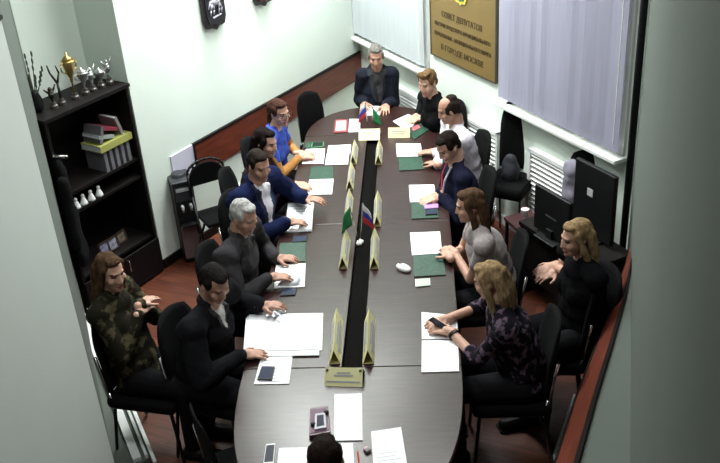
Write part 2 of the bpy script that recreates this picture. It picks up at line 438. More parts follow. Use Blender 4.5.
# two carved coats of arms on the pale wall, cut by the top of the photograph
def wall_shield(px, py, w, h, label, charge):
    t, z = on_wall(px, py, CORNER, eL)
    s = wall_thing('coat_of_arms', label, 'coat of arms', CORNER, eL, nL, t, z, 'carved coats of arms on the pale wall')
    mb = MB(); mb.slab(shield(w, h), -.045, -.005); mb.build('board', mat('black_brown_carving', (.012, .008, .010), .45), s, bevel=.008)
    mb = MB(); mb.slab([(x * .84, z * .86 + h * .07) for x, z in shield(w, h)], -.055, -.045)
    mb.build('field', mat('dark_maroon_carving', (.045, .010, .012), .5) if not charge else mat('black_field', (.008, .006, .012), .5), s, bevel=.004)
    if charge:
        mb = MB(); c = h * .46; f = w
        mb.sphere((0, -.062, c), (f * .21, .02, f * .12))                               # horse trunk
        mb.cap((f * .15, -.062, c + f * .05), (f * .25, -.062, c + f * .26), f * .07, f * .045)   # neck
        mb.cap((f * .25, -.062, c + f * .27), (f * .34, -.062, c + f * .20), f * .045, f * .03)   # head
        for x0, x1 in ((-.16, -.24), (-.10, -.10), (.12, .26), (.16, .14)):
            mb.cap((f * x0, -.06, c - f * .05), (f * x1, -.06, c - f * .24), f * .04, f * .028)
            mb.cap((f * x1, -.06, c - f * .24), (f * (x1 - .03), -.06, c - f * .36), f * .028, f * .02)
        mb.cap((-f * .2, -.06, c + f * .03), (-f * .33, -.06, c - f * .16), f * .035, f * .02)    # tail
        mb.cap((0, -.066, c + f * .08), (-f * .02, -.066, c + f * .34), f * .075, f * .06)        # rider
        mb.sphere((0, -.066, c + f * .45), f * .06)
        mb.cap((-f * .05, -.066, c + f * .2), (-f * .22, -.06, c + f * .30), f * .07, f * .03)    # cloak
        mb.cone((f * .12, -.072, c + f * .35), (f * .05, -.072, c - f * .42), f * .012, f * .012, 6)  # lance
        mb.cap((-f * .15, -.058, c - f * .47), (f * .2, -.058, c - f * .43), f * .035, f * .02)   # dragon
        mb.build('rider_relief', mat('pale_relief', (.42, .40, .48), .5), s, smooth=True)
    else:
        mb = MB(); mb.sphere((0, -.058, h * .5), (w * .3, .012, h * .22)); mb.build('relief', mat('dull_gold_relief', (.22, .13, .03), .5), s, smooth=True)
wall_shield(213.5, 29.5, .27, .52, 'dark shield with a pale horse and rider high on the pale wall', True)
wall_shield(262, 6, .27, .52, 'dark maroon shield nearest the window corner, cut off by the photo top', False)

# lilac notice board and socket strip left of the wooden band
t0, z0 = on_wall(171, 165, CORNER, eL); t1, z1 = on_wall(193, 155, CORNER, eL)
nt_ = wall_thing('notice_panel', 'pale lilac panel on the wall behind the water cooler', 'panel', CORNER, eL, nL, (t0 + t1) / 2, .56)
w_ = abs(t1 - t0)
mb = MB(); mb.box((0, -.006, .17), (w_ * 1.0, .012, .34)); mb.build('sheet', mat('lilac_card', (.62, .60, .72), .6), nt_)
mb = MB(); mb.cone((w_ * .34, -.012, .15), (w_ * .34, -.018, .15), .012, .012); mb.build('fixing', M_blackp, nt_)
t0, z0 = on_wall(234, 192, CORNER, eL); t1, z1 = on_wall(248, 184, CORNER, eL)
so = wall_thing('power_socket', 'white four-way power socket strip below the wooden band', 'socket', CORNER, eL, nL, (t0 + t1) / 2, (z0 + z1) / 2 - .04)
mb = MB(); mb.box((0, -.012, .045), (abs(t1 - t0) + .02, .024, .09)); mb.build('plate', M_white, so, bevel=.005)
for k in range(4):
    mb = MB(); x = (k - 1.5) * (abs(t1 - t0) / 4.2); mb.cone((x, -.024, .045), (x, -.027, .045), .024, .024, 14); mb.build('outlet', mat('outlet_grey', (.12, .12, .12), .5), so)

# ---------------------------------------------------------------- conference table
TC = lambda y: -.181 + .084 * (y - 3)          # centre line
TA = math.atan2(.084, 1)                        # its lean from the y axis
T_HW, T_Y0, T_Y1 = .60, 4.0, 7.05
TZ = .75
table = thing('conference_table', 'long dark brown meeting table with rounded ends and a central slot', 'table', (TC(5.4), 5.4, 0), -TA)
def tl(x, y):                                   # world -> table local
    d = V((x - TC(5.4), y - 5.4, 0)); c, s = math.cos(TA), math.sin(TA)
    return V((d.x * c - d.y * s, d.x * s + d.y * c, 0))
def tlp(px, py, z=TZ):
    q = at(px, py, z); return tl(q.x, q.y)
yS1 = tlp(352, 367).y; yS2 = tlp(370, 223).y; yS3 = tlp(370, 134).y
yend0 = tlp(345, 470).y - .34; yend1 = tlp(368, 106.5).y
yb0, yb1 = yS1 - .03, tlp(300, 137).y
def half_w(y):
    if y < yb0: a = yb0 - yend0; u = min(1, (yb0 - y) / a); return T_HW * (1 - u ** 2.5) ** (1 / 2.5)
    if y > yb1: a = yend1 - yb1; u = min(1, (y - yb1) / a); return T_HW * (1 - u ** 2.2) ** (1 / 2.2)
    return T_HW
SLOT = .055
G = .002
def strip(ya, yb, side, inner, n):
    out = []
    for i in range(n + 1):
        y = ya + (yb - ya) * i / n; out.append((side * half_w(y), y))
    if inner is None: return out
    return [(side * inner, ya)] + out + [(side * inner, yb)]
def section(poly):
    mb = MB(); mb.prism(poly, TZ - .032, TZ); o = mb.build('tabletop', M_table, table, bevel=.004); return o
for sd in (-1, 1):
    section(strip(yS1 + G, yS2 - G, sd, SLOT, 2))
    section(strip(yS2 + G, yS3 - G, sd, SLOT, 6))
def endcap(ya, yb, n=28):
    ts = [ya + (yb - ya) * (1 - math.cos(PI * i / n)) / 2 for i in range(n + 1)]
    return [(-half_w(y), y) for y in ts] + [(half_w(y), y) for y in reversed(ts)]
def dedupe(poly):
    out = []
    for p in poly:
        if not out or (V((*p, 0)) - V((*out[-1], 0))).length > 1e-4: out.append(p)
    if (V((*out[0], 0)) - V((*out[-1], 0))).length < 1e-4: out.pop()
    return out
section(dedupe(endcap(yend0, yS1 - G))); section(dedupe(endcap(yS3 + G, yend1)))
def ringpts(off):
    ys = [yend0 + (yend1 - yend0) * (1 - math.cos(PI * i / 80)) / 2 for i in range(81)]
    return dedupe([(-max(half_w(y) - off, 0.001), y) for y in ys] + [(max(half_w(y) - off, .001), y) for y in reversed(ys)])
mb = MB(); mb.prism([(x * .965, y * .985) for x, y in ringpts(.0)], TZ - .075, TZ - .032 - .002); mb.build('apron', M_tabledge, table)
# (the apron carries the open slot as a dark channel on top)
mb = MB()
for sd in (-1, 1): mb.box((sd * (SLOT + .006), (yS1 + yS3) / 2, TZ - .02), (.012, yS3 - yS1 - .01, .036))
mb.build('slot_lining', M_tabledge, table)
for y in (yS1 - .35, yS2, yS3 + .25):
    mb = MB(); mb.box((0, y, .345), (.5, .05, .66)); mb.box((0, y, .02), (.7, .09, .04)); mb.build('leg', M_tabledge, table, bevel=.004)

# ---------------------------------------------------------------- things lying on the table
def quad(name, px, h, m, label, cat, z=TZ, group=None, parent=None, bevel=0.0):
    """flat sheet or pad whose corners the photograph shows at the four pixels px"""
    pts = [at(x, y, z + h) for x, y in px]; c = sum(pts, V((0, 0, 0))) / 4
    mb = MB(); mb.prism([((p - c).x, (p - c).y) for p in pts], 0, h)
    o = mb.build(name, m, None, bevel=bevel); o.location = (c.x, c.y, z)
    if parent is None: tag(o, label, cat, group)
    return o, pts, c
def rect(x0, y0, x1, y1, sk=0):
    return [(x0 + sk, y0), (x1 + sk, y0), (x1, y1), (x0, y1)]
def lines(o, pts, c, h, n, m=M_ink, a=.12, b=.88, top=.12, bot=.9, ragged=True, name='print'):
    """printed lines lying on a sheet"""
    mb = MB(); p0, p1, p2, p3 = [p - c for p in pts]
    for i in range(n):
        v = top + (bot - top) * i / max(1, n - 1); e = b - (random.uniform(0, .3) if ragged else 0)
        v2 = v + (bot - top) / n * .32
        def q(u, w): return (p0 * (1 - u) + p1 * u) * (1 - w) + (p3 * (1 - u) + p2 * u) * w
        A = [q(a, v), q(e, v), q(e, v2), q(a, v2)]
        mb.prism([(k.x, k.y) for k in A], h, h + .0006)
    return mb.build(name, m, o)
GP = 'white papers on the meeting table'
GF = 'green folders on the meeting table'
e_ = .004
def paper(px, label, z=TZ, h=.005, printed=0, m=M_paper):
    o, p, c = quad('paper_sheet', px, h, m, label, 'paper', z=z, group=GP)
    if printed: lines(o, p, c, h, printed)
    return o
def folder(px, label, h=.008):
    o, p, c = quad('document_folder', px, h, M_green, label, 'folder', group=GF, bevel=.002)
    return o
def phone(px, label, z=TZ, m=None, screen=(.02, .03, .06), h=.009):
    o, p, c = quad('mobile_phone', px, h, m or M_blackp, label, 'phone', z=z, group='mobile phones on the table', bevel=.002)
    q = [(k - c) * .84 for k in p]
    mb = MB(); mb.prism([(k.x, k.y) for k in q], h, h + .001); mb.build('screen', mat('phone_screen_%d' % int(sum(screen) * 1000), screen, .6, spec=.15), o)
    return o
# right side, far to near
paper([(367, 106), (379, 106), (379.5, 115), (366, 115)], 'white sheet in front of the man at the table head')
paper([(393, 121), (408.5, 114), (420, 121), (406, 130)], 'white sheet turned askew before the person in black at the far right')
folder([(406, 133), (421, 122.5), (431, 128), (415, 139)], 'green folder turned askew under the small red card')
quad('card', [(411.5, 127.5), (418, 124.5), (420.5, 127.5), (413.5, 130.8)], .004, mat('pink_red_card', (.55, .10, .12), .5), 'small red card on the askew green folder', 'card', z=TZ + .008)
paper([(396, 143.5), (420.5, 143.5), (422, 156), (397, 156.5)], 'white sheet before the man in the white shirt')
folder([(398, 157.5), (422, 157), (424, 169), (399, 170.5)], 'green folder before the man in the white shirt')
paper([(409, 185), (434, 184.5), (437, 201), (410, 202)], 'white sheet before the young man in navy')
folder([(411, 202.5), (437, 201.5), (439, 217.5), (411.5, 218.5)], 'green folder under the lilac phone')
phone([(424, 202.5), (438, 202), (438.5, 207.5), (424.5, 208.5)], 'lilac phone on a green folder by the young man in navy', z=TZ + .008, m=mat('lilac_case', (.42, .22, .60), .4), screen=(.45, .25, .62))
phone([(425, 210), (437, 209.5), (437.5, 213.5), (425.5, 214.5)], 'dark navy phone below the lilac phone on the folder', z=TZ + .008)
paper([(410, 232.5), (440, 231.5), (442, 253), (412, 255)], 'white sheet above the green folder by the woman in grey')
folder([(413, 255), (443, 253.5), (446, 274.5), (414, 276.5)], 'green folder by the elbow of the woman in grey')
paper([(421.5, 312), (457, 315.5), (458, 338.5), (421.8, 339)], 'upper white sheet under the hands of the blonde woman in the dark floral blouse', h=.006)
paper([(421.8, 340.5), (458, 340), (459, 371), (421.5, 372)], 'lower blank white sheet of the pair before the blonde woman in the floral blouse', h=.006)
phone([(415, 279), (430, 278), (430.5, 285), (415.5, 286.5)], 'pale phone face up below the green folder, right of the white mouse', m=mat('pale_case', (.6, .66, .6), .4), screen=(.45, .55, .42))
# white computer mouse
c = at(403.5, 267.5, TZ + .015)
ms = thing('computer_mouse', 'white computer mouse on the right half of the table', 'mouse', (c.x, c.y, TZ), math.radians(42))
mb = MB(); mb.sphere((0, 0, .012), (.034, .060, .024), u=20, v=12)
o = mb.build('shell', M_white, ms, smooth=True)
mb = MB(); mb.box((0, .026, .031), (.006, .022, .012)); mb.build('scroll_wheel', M_blackp, ms)
mb = MB(); mb.cone((0, 0, 0), (0, 0, .004), .025, .025); mb.build('base', M_blackp, ms)
# left side, far to near
o, p, c = quad('certificate', [(335, 119.5), (348, 119), (347.5, 132), (333.5, 132.5)], .008, mat('maroon_frame', (.22, .04, .045), .5), 'maroon-bordered certificate at the far left of the table', 'certificate')
mb = MB(); mb.prism([((k - c).x * .72, (k - c).y * .72) for k in p], .008, .0095); sh = mb.build('sheet', mat('pink_paper', (.72, .60, .64), .6), o)
lines(o, [c + (k - c) * .6 for k in p], c, .0095, 4, m=mat('maroon_print', (.4, .15, .2), .7))
paper([(349.5, 119), (360, 119), (360, 131.5), (348.5, 132)], 'white sheet right of the maroon-bordered certificate')
phone([(312, 142), (324, 141.5), (323.5, 146.5), (311, 147.5)], 'dark phone in a green case before the woman in blue', m=mat('green_case', (.05, .22, .08), .4), screen=(.005, .012, .01))
folder([(306, 142), (311, 141.5), (309.5, 147.6), (304, 148)], 'edge of a green folder left of the green phone')
paper([(306, 149), (325, 148.5), (323.5, 163.5), (302, 163.5)], 'white sheet under the hands of the woman in blue')
paper([(328.5, 145.5), (351, 144.5), (350, 153.5), (327, 154)], 'white sheet left of the farthest yellow tent card')
o = paper([(326.5, 154.2), (349, 153.7), (347.8, 164), (325, 164.8)], 'white sheet with a dark stamp nearest the second tent card')
q = at(344, 159, TZ)
mb = MB(); mb.box((q.x - o.location.x, q.y - o.location.y, .0055), (.022, .018, .001)); mb.build('stamp', M_ink, o)
folder([(311, 167), (333.5, 166.5), (333, 178.5), (309, 179)], 'green folder before the dark-haired woman on the left')
paper([(309.5, 179.5), (333.5, 178.8), (332, 194), (306.5, 194.5)], 'white sheet before the dark-haired woman on the left')
folder([(280, 243), (306, 242), (305.5, 261), (277, 262)], 'green folder before the man in grey')
phone([(293.5, 236), (308, 235), (306.5, 241), (291.5, 242)], 'dark phone above the green folder of the man in grey')
phone([(282, 288), (297, 287.5), (295, 294.5), (280, 295.5)], 'dark phone below the papers of the man in grey')
paper([(288, 203), (313, 202), (312, 231.5), (285, 232)], 'printed sheet lying before the man in navy with a white shirt', printed=9)
paper([(276, 265), (305.5, 263), (304.5, 286.5), (274, 288)], 'printed sheet lying before the man in grey', printed=9)
# stack of loose sheets before the man in black
stack = [[(247, 316), (323, 313), (322, 350), (245, 352)], [(246, 318), (321, 315), (319, 355), (243, 356)], [(249, 314.5), (318, 313), (316, 349), (244, 351)]]
nm = ['bottom sheet of the wide white stack before the man in black', 'middle sheet of the wide white stack before the man in black', 'top sheet of the wide white stack before the man in black']
for k, px in enumerate(stack): paper(px, nm[k], z=TZ + .006 * k, h=.0055)
paper([(261, 357), (292.5, 356), (289, 383.5), (254, 384)], 'printed sheet under the phone near the left table edge', printed=8)
phone([(261.5, 366), (275, 366.5), (272, 379.5), (257, 379)], 'dark phone on a printed sheet near the left table edge', z=TZ + .006)
# crumpled clear wrapper held over the stack
c = at(276, 312, TZ + .03)
mb = MB()
for k in range(7):
    a = k * .9; mb.box((c.x + .03 * math.cos(a), c.y - .03 * k / 3, c.z + .004 * k), (.06, .018, .003), M=Matrix.Rotation(a, 3, 'Z') @ Matrix.Rotation(.5 * math.sin(a), 3, 'X'))
tag(mb.build('glasses_case', mat('pale_grey_plastic', (.55, .57, .6), .25)), 'small pale grey crumpled wrapper on top of the wide white stack', 'wrapper').name = 'crumpled_wrapper'
# near end
paper([(334.5, 394), (362, 393.5), (362.5, 440), (334, 440.5)], 'blank white sheet alone below the near yellow name plate', h=.006)
o, p, c = quad('paper_sheet', [(371, 431.5), (401, 427), (408, 470), (374, 474)], .006, M_paper, 'printed letter at the near right of the table, cut by the photo edge', 'paper', group=GP)
lines(o, p, c, .006, 3, m=mat('faint_print', (.6, .6, .64), .8), a=.35, b=.75, top=.28, bot=.42); lines(o, p, c, .006, 4, m=MATS['faint_print'], top=.55, bot=.8)
paper([(279, 448), (310, 447), (309, 474), (276, 475)], 'white sheet at the near edge left of the dark-haired head')
phone([(266, 444), (275.5, 443), (273.5, 463), (263, 464)], 'phone with a pale edge at the near left table edge', m=M_white, screen=(.06, .06, .08))
paper([(322, 449), (346, 448), (350, 478), (320, 478)], 'white booklet pages beside the dark-haired head at the near edge')
paper([(341, 443.5), (353, 443), (355, 476), (341, 476)], 'narrow folded white booklet right of the dark-haired head', z=TZ + .006, h=.012)
a, b = at(357.5, 450, TZ + .006), at(359.5, 468, TZ + .006)
pc = thing('pencil', 'red pencil right of the folded white booklet', 'pencil', (a.x, a.y, TZ), math.atan2((b - a).y, (b - a).x))
L = (b - a).length
mb = MB(); mb.cone((0.012, 0, .005), (L, 0, .005), .005, .005, 6); mb.build('shaft', mat('red_lacquer', (.5, .05, .03), .4), pc)
mb = MB(); mb.cone((-.006, 0, .005), (.012, 0, .005), .001, .005, 6); mb.build('tip', mat('pencil_wood', (.5, .35, .2), .6), pc)
c = at(367, 449.5, TZ + .01)
er = thing('eraser', 'small pale eraser right of the red pencil', 'eraser', (c.x, c.y, TZ), .6)
mb = MB(); mb.box((0, 0, .008), (.026, .034, .016)); mb.build('block', mat('pale_pink_rubber', (.55, .42, .42), .6), er, bevel=.003)
mb = MB(); mb.box((0, -.006, .0085), (.028, .02, .018)); mb.build('sleeve', mat('eraser_sleeve', (.18, .15, .16), .6), er)
# maroon presentation box with a small device in it
o, p, c = quad('presentation_box', [(310, 408), (328, 405.5), (330.5, 432), (309, 436)], .022, mat('maroon_box', (.10, .045, .065), .45), 'maroon box holding a small silver device at the near end of the table', 'box', bevel=.003)
def sub(poly, k, z0, z1, name, m, sh=(0, 0)):
    mb = MB(); mb.prism([((q - c).x * k + sh[0], (q - c).y * k + sh[1]) for q in poly], z0, z1); return mb.build(name, m, o)
sub(p, .86, .022, .024, 'lining', mat('maroon_lining', (.16, .09, .13), .7))
dv = sub(p, .55, .024, .036, 'device', mat('device_grey', (.42, .42, .46), .5), (0.006, -.02))
mb = MB(); mb.prism([((q - c).x * .36 + .006, (q - c).y * .4 - .02) for q in p], .036, .037); mb.build('display', mat('device_display', (.03, .03, .045), .6, spec=.15), dv)
for dx, dy in ((.035, .045), (-.03, -.04)):
    mb = MB(); mb.sphere((dx, dy, .03), (.014, .014, .012)); mb.build('knob', M_blackp, o, smooth=True)

# yellow tent cards: long side along the table, and three across it
GT = 'yellow tent cards along the slot'
def tent(a, b, w, h, label, group=GT):
    """card folded to a ridge from pixel a (far) to pixel b (near); open triangular ends"""
    A, B = at(*a, TZ + h), at(*b, TZ + h)
    A.z = B.z = TZ; d = (B - A); L = d.length; c = (A + B) / 2
    t = thing('tent_card', label, 'name card', (c.x, c.y, TZ), math.atan2(d.y, d.x), group)
    for s in (-1, 1):
        mb = MB(); th = .004
        pr = [(s * w / 2, 0), (s * (w / 2 - th), 0), (0, h - th), (0, h)]
        bm = mb.bm
        va = [bm.verts.new((-L / 2, y, z)) for y, z in pr]; vb = [bm.verts.new((L / 2, y, z)) for y, z in pr]
        fs = [bm.faces.new(va), bm.faces.new(vb[::-1])] + [bm.faces.new((va[i], vb[i], vb[(i + 1) % 4], va[(i + 1) % 4])) for i in range(4)]
        bmesh.ops.recalc_face_normals(bm, faces=fs)
        mb.build('card_face', M_yellow, t)
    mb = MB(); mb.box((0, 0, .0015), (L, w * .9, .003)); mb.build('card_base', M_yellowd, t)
    ang = math.atan2(h, w / 2)
    for s in (-1, 1):
        mb = MB()
        for k, (f, wd) in enumerate(((.66, .5), (.45, .74), (.3, .6))):
            y = s * (w / 2) * (1 - f); z = h * f
            mb.box((0, y + s * .0022, z + .0012), (L * wd, .012, .0012), M=Matrix.Rotation(-s * ang, 3, 'X'))
        mb.build('printed_name', M_ink, t)
    return t
tent((354.5, 139), (352.5, 155), .056, .085, 'farthest yellow tent card left of the table slot')
tent((351, 161), (349, 180), .056, .085, 'second yellow tent card from the far end, left of the slot')
tent((349, 188), (346.5, 211), .056, .085, 'third yellow tent card from the far end, left of the slot')
tent((345.5, 229), (342, 257), .060, .09, 'fourth yellow tent card, just left of the green flag')
tent((336.5, 308), (333.5, 350), .066, .095, 'nearest yellow tent card left of the slot')
tent((379, 139), (378, 155), .056, .085, 'farthest yellow tent card right of the table slot')
tent((377.5, 190), (376.5, 216), .056, .085, 'yellow tent card right of the slot, beyond the flags')
tent((374.5, 227), (373.5, 257), .060, .09, 'yellow tent card right of the slot, just right of the tricolour flag')
tent((369, 308), (367.5, 350), .066, .095, 'nearest yellow tent card right of the slot')
def plate(px, label, rows):
    """tilted name plate facing the camera end: px = top-left, top-right, bottom-right, bottom-left"""
    h = .075
    a, b = at(*px[0], TZ + h), at(*px[1], TZ + h); c2, d2 = at(*px[2], TZ), at(*px[3], TZ)
    W = ((b - a).length + (c2 - d2).length) / 2; mid = (c2 + d2) / 2
    ang = math.atan2((c2 - d2).y, (c2 - d2).x)
    t = thing('name_plate', label, 'name plate', (mid.x, mid.y, TZ), ang, 'yellow name plates across the slot')
    back = max(.05, ((a + b) / 2 - mid).xy.length)
    for (y0, y1, nm_) in ((0, back, 'front_face'), (2 * back, back, 'back_face')):
        mb = MB(); bm = mb.bm; th = .005
        s = 1 if y1 > y0 else -1
        pr = [(y0, 0), (y0 + s * th, 0), (y1 + (0 if s > 0 else 0), h - th), (y1, h)]
        va = [bm.verts.new((-W / 2, y, z)) for y, z in pr]; vb = [bm.verts.new((W / 2, y, z)) for y, z in pr]
        fs = [bm.faces.new(va), bm.faces.new(vb[::-1])] + [bm.faces.new((va[i], vb[i], vb[(i + 1) % 4], va[(i + 1) % 4])) for i in range(4)]
        bmesh.ops.recalc_face_normals(bm, faces=fs)
        mb.build(nm_, M_yellow, t)
    tilt = math.atan2(h, back)
    for f, wd in rows:
        mb = MB(); mb.box((0, back * f - .0025, h * f + .001), (W * wd, .007, .0012), M=Matrix.Rotation(tilt, 3, 'X')); mb.build('printed_line', M_ink, t)
    if len(rows) > 2:
        for x in (-W * .44, W * .44):
            mb = MB(); mb.sphere((x, back * .86 - .002, h * .86), (.008, .008, .006)); mb.build('pin', M_darkbrown, t, smooth=True)
    return t
plate([(359, 129), (380, 128.5), (380, 140), (358.5, 140.5)], 'yellow name plate across the far end of the slot, facing the camera', [(.65, .7), (.4, .5)])
plate([(388.5, 128), (410, 127.5), (410, 137.5), (388, 138)], 'yellow name plate right of the far end of the slot', [(.65, .7), (.4, .5)])
plate([(325, 367), (362, 368), (362.5, 387), (324, 386)], 'yellow name plate across the near end of the slot', [(.72, .35), (.58, .5), (.25, .9)])

# small table flags
def flag_set(px, label, kind, lean, h=.30):
    c = at(*px, TZ - .03)
    f = thing('table_flag', label, 'flag', (c.x, c.y, TZ - .033), 0, 'small flags standing in the table slot')
    mb = MB(); mb.lathe([(.022, 0), (.022, .012), (.008, .02), (.004, .03)]); mb.build('base', M_white, f, smooth=True)
    top = V((lean, 0, h)); mb = MB(); mb.tube([(0, 0, .02), top], .0035); mb.build('pole', M_chrome, f)
    # cloth hanging from the pole in soft folds
    cols = {'green': [((.02, .22, .08), 0, 1)], 'tri': [((.75, .75, .78), 0, .34), ((.03, .05, .38), .34, .67), ((.45, .02, .03), .67, 1)], 'red': [((.45, .03, .04), 0, 1)]}[kind]
    Wd, Ht = .105, .17
    sx = 1 if lean >= 0 else -1
    for ci, (col, a, b) in enumerate(cols):
        mb = MB(); bm = mb.bm; nu, nv = 10, 4; g = []
        for i in range(nu + 1):
            row = []
            for j in range(nv + 1):
                u = i / nu; v = a + (b - a) * j / nv
                x = top.x + sx * Wd * u * (.45 + .3 * v) - lean * .2 * v; z = top.z - .006 - Ht * v * (.82) - Wd * u * .62
                row.append(bm.verts.new((x, -.014 * math.sin(u * 8 + v * 1.5) * u, z)))
            g.append(row)
        fs = [bm.faces.new((g[i][j], g[i + 1][j], g[i + 1][j + 1], g[i][j + 1])) for i in range(nu) for j in range(nv)]
        o = mb.build('cloth', mat('flag_%s_%d' % (kind, ci), col, .8), f, smooth=True)
        so_ = o.modifiers.new('t', 'SOLIDIFY'); so_.thickness = .002
    return f
flag_set((359, 244), 'green flag with a red edge in the middle of the table slot', 'green', -.045)
flag_set((360.5, 242), 'white blue and red tricolour flag in the middle of the table slot', 'tri', .035)
flag_set((368, 128), 'small dark blue and red tricolour flag before the man at the table head', 'tri', -.012, .26)
flag_set((372.5, 128), 'small green flag at the far end of the table slot', 'green', .015, .20)
q = at(359.5, 240.5, TZ - .03)
mb = MB(); mb.box((q.x, q.y - .03, TZ - .026), (.035, .03, .012)); tag(mb.build('paper_scrap', M_paper), 'white scrap in the slot at the foot of the flags', 'paper')

# ---------------------------------------------------------------- lamps
def ceiling_lamp(x, y, power, label, size=(.6, .6), spread=150):
    t = thing('ceiling_light', label, 'lamp', (x, y, CEIL - .06), 0, 'square ceiling lights')
    mb = MB(); mb.box((0, 0, .03), (size[0] + .05, size[1] + .05, .06)); mb.build('housing', M_white, t)
    mb = MB(); mb.box((0, 0, -.004), (size[0], size[1], .008)); mb.build('diffuser', mat('lamp_diffuser', (.9, .9, .9), .5, emit=((.97, 1.0, .985), 6.0)), t)
    ld = bpy.data.lights.new('ceiling_light', 'AREA'); ld.shape = 'RECTANGLE'; ld.size, ld.size_y = size; ld.energy = power; ld.color = (.97, 1.0, .985); ld.spread = math.radians(spread)
    lo = bpy.data.objects.new('lamp', ld); link(lo, t); lo.location = (0, 0, -.02)
LAMPS = [(-.75, 7.4, 112), (.05, 8.2, 62), (-.35, 6.7, 62), (.6, 6.2, 36), (-.45, 5.0, 20), (.3, 4.9, 10), (-.7, 3.2, 32)]  # last entry is an added, unseen lamp brightening the partition and near tabletop
for i, (x, y, p_) in enumerate(LAMPS):
    ceiling_lamp(x, y, p_, 'square ceiling light %s' % ['over the far left of the table', 'over the far right of the table', 'over the middle left of the table', 'over the middle right of the table', 'over the near left of the table', 'over the near right of the table', 'added unseen over the nearest end of the table as fill light'][i])

w = bpy.data.worlds.new('world'); S.world = w; w.use_nodes = True
w.node_tree.nodes['Background'].inputs[0].default_value = (.5, .55, .6, 1); w.node_tree.nodes['Background'].inputs[1].default_value = .02
S.view_settings.view_transform = "Standard"; S.view_settings.look = "None"; S.view_settings.gamma = 1.0
S.view_settings.exposure = -0.35

# ---------------------------------------------------------------- people
def rotz(a): return Matrix.Rotation(a, 3, 'Z')
def paint_face(o, hc, R, mats):
    """own slots for eyes, brows and lips, by where the faces lie on the head"""
    me = o.data
    for m in mats: me.materials.append(m)
    Ri = R.transposed()
    for p in me.polygons:
        q = Ri @ (p.center - hc) / HS
        if q.y < .055 or abs(q.z) > .1 or q.length > .16: continue
        ax = abs(q.x)
        if abs(ax - .031) < .011 and abs(q.z - .010) < .0045: p.material_index = 1
        elif abs(ax - .032) < .019 and abs(q.z - .030) < .0042: p.material_index = 2
        elif ax < .024 and abs(q.z + .060) < .008 and q.y > .07: p.material_index = 3

def ik(Sh, W, a, b, pole):
    d = W - Sh; L = d.length
    if L > (a + b) * .985: k = L / ((a + b) * .985); a *= k; b *= k
    x = (a * a - b * b + L * L) / (2 * L); h = math.sqrt(max(0, a * a - x * x))
    u = d / L; pl = pole - u * pole.dot(u)
    return Sh + u * x + pl.normalized() * h

def hand(mb, W, dr, up, med, curl=.5, k=1.0):
    """palm, four unequal fingers and a thumb; dr fingers' direction, up back of the hand, med thumb side"""
    lat = med
    pc = W + dr * .048 * k
    Mx = Matrix((lat, dr, up)).transposed()
    mb.sphere(pc, (.041 * k, .052 * k, .017 * k), M=Mx, u=14, v=8)
    mb.cap(W - dr * .02, W + dr * .03 * k, .027 * k, .029 * k)
    for i, (o, l) in enumerate(((.033, .068), (.011, .077), (-.011, .071), (-.032, .056))):
        p = W + dr * (.078 if i in (0, 3) else .085) * k + lat * o * k
        d = (dr + lat * (o * 3.5)).normalized()
        for s in range(3):
            ang = curl * (.35 + .5 * s)
            dd = (d * math.cos(ang) - up * math.sin(ang)).normalized()
            q = p + dd * l * k * (.42, .32, .26)[s]
            mb.cap(p, q, (.0092 - s * .0007) * k, (.0088 - s * .0009) * k, n=8); p = q
    p = W + dr * .022 * k + lat * .030 * k
    d1 = (dr * .55 + lat * .8 - up * .2).normalized(); d2 = (dr * .9 + lat * .3 - up * .3).normalized()
    q = p + d1 * .042 * k; mb.cap(p, q, .0135 * k, .0105 * k, n=8); mb.cap(q, q + d2 * .032 * k, .0105 * k, .0085 * k, n=8)

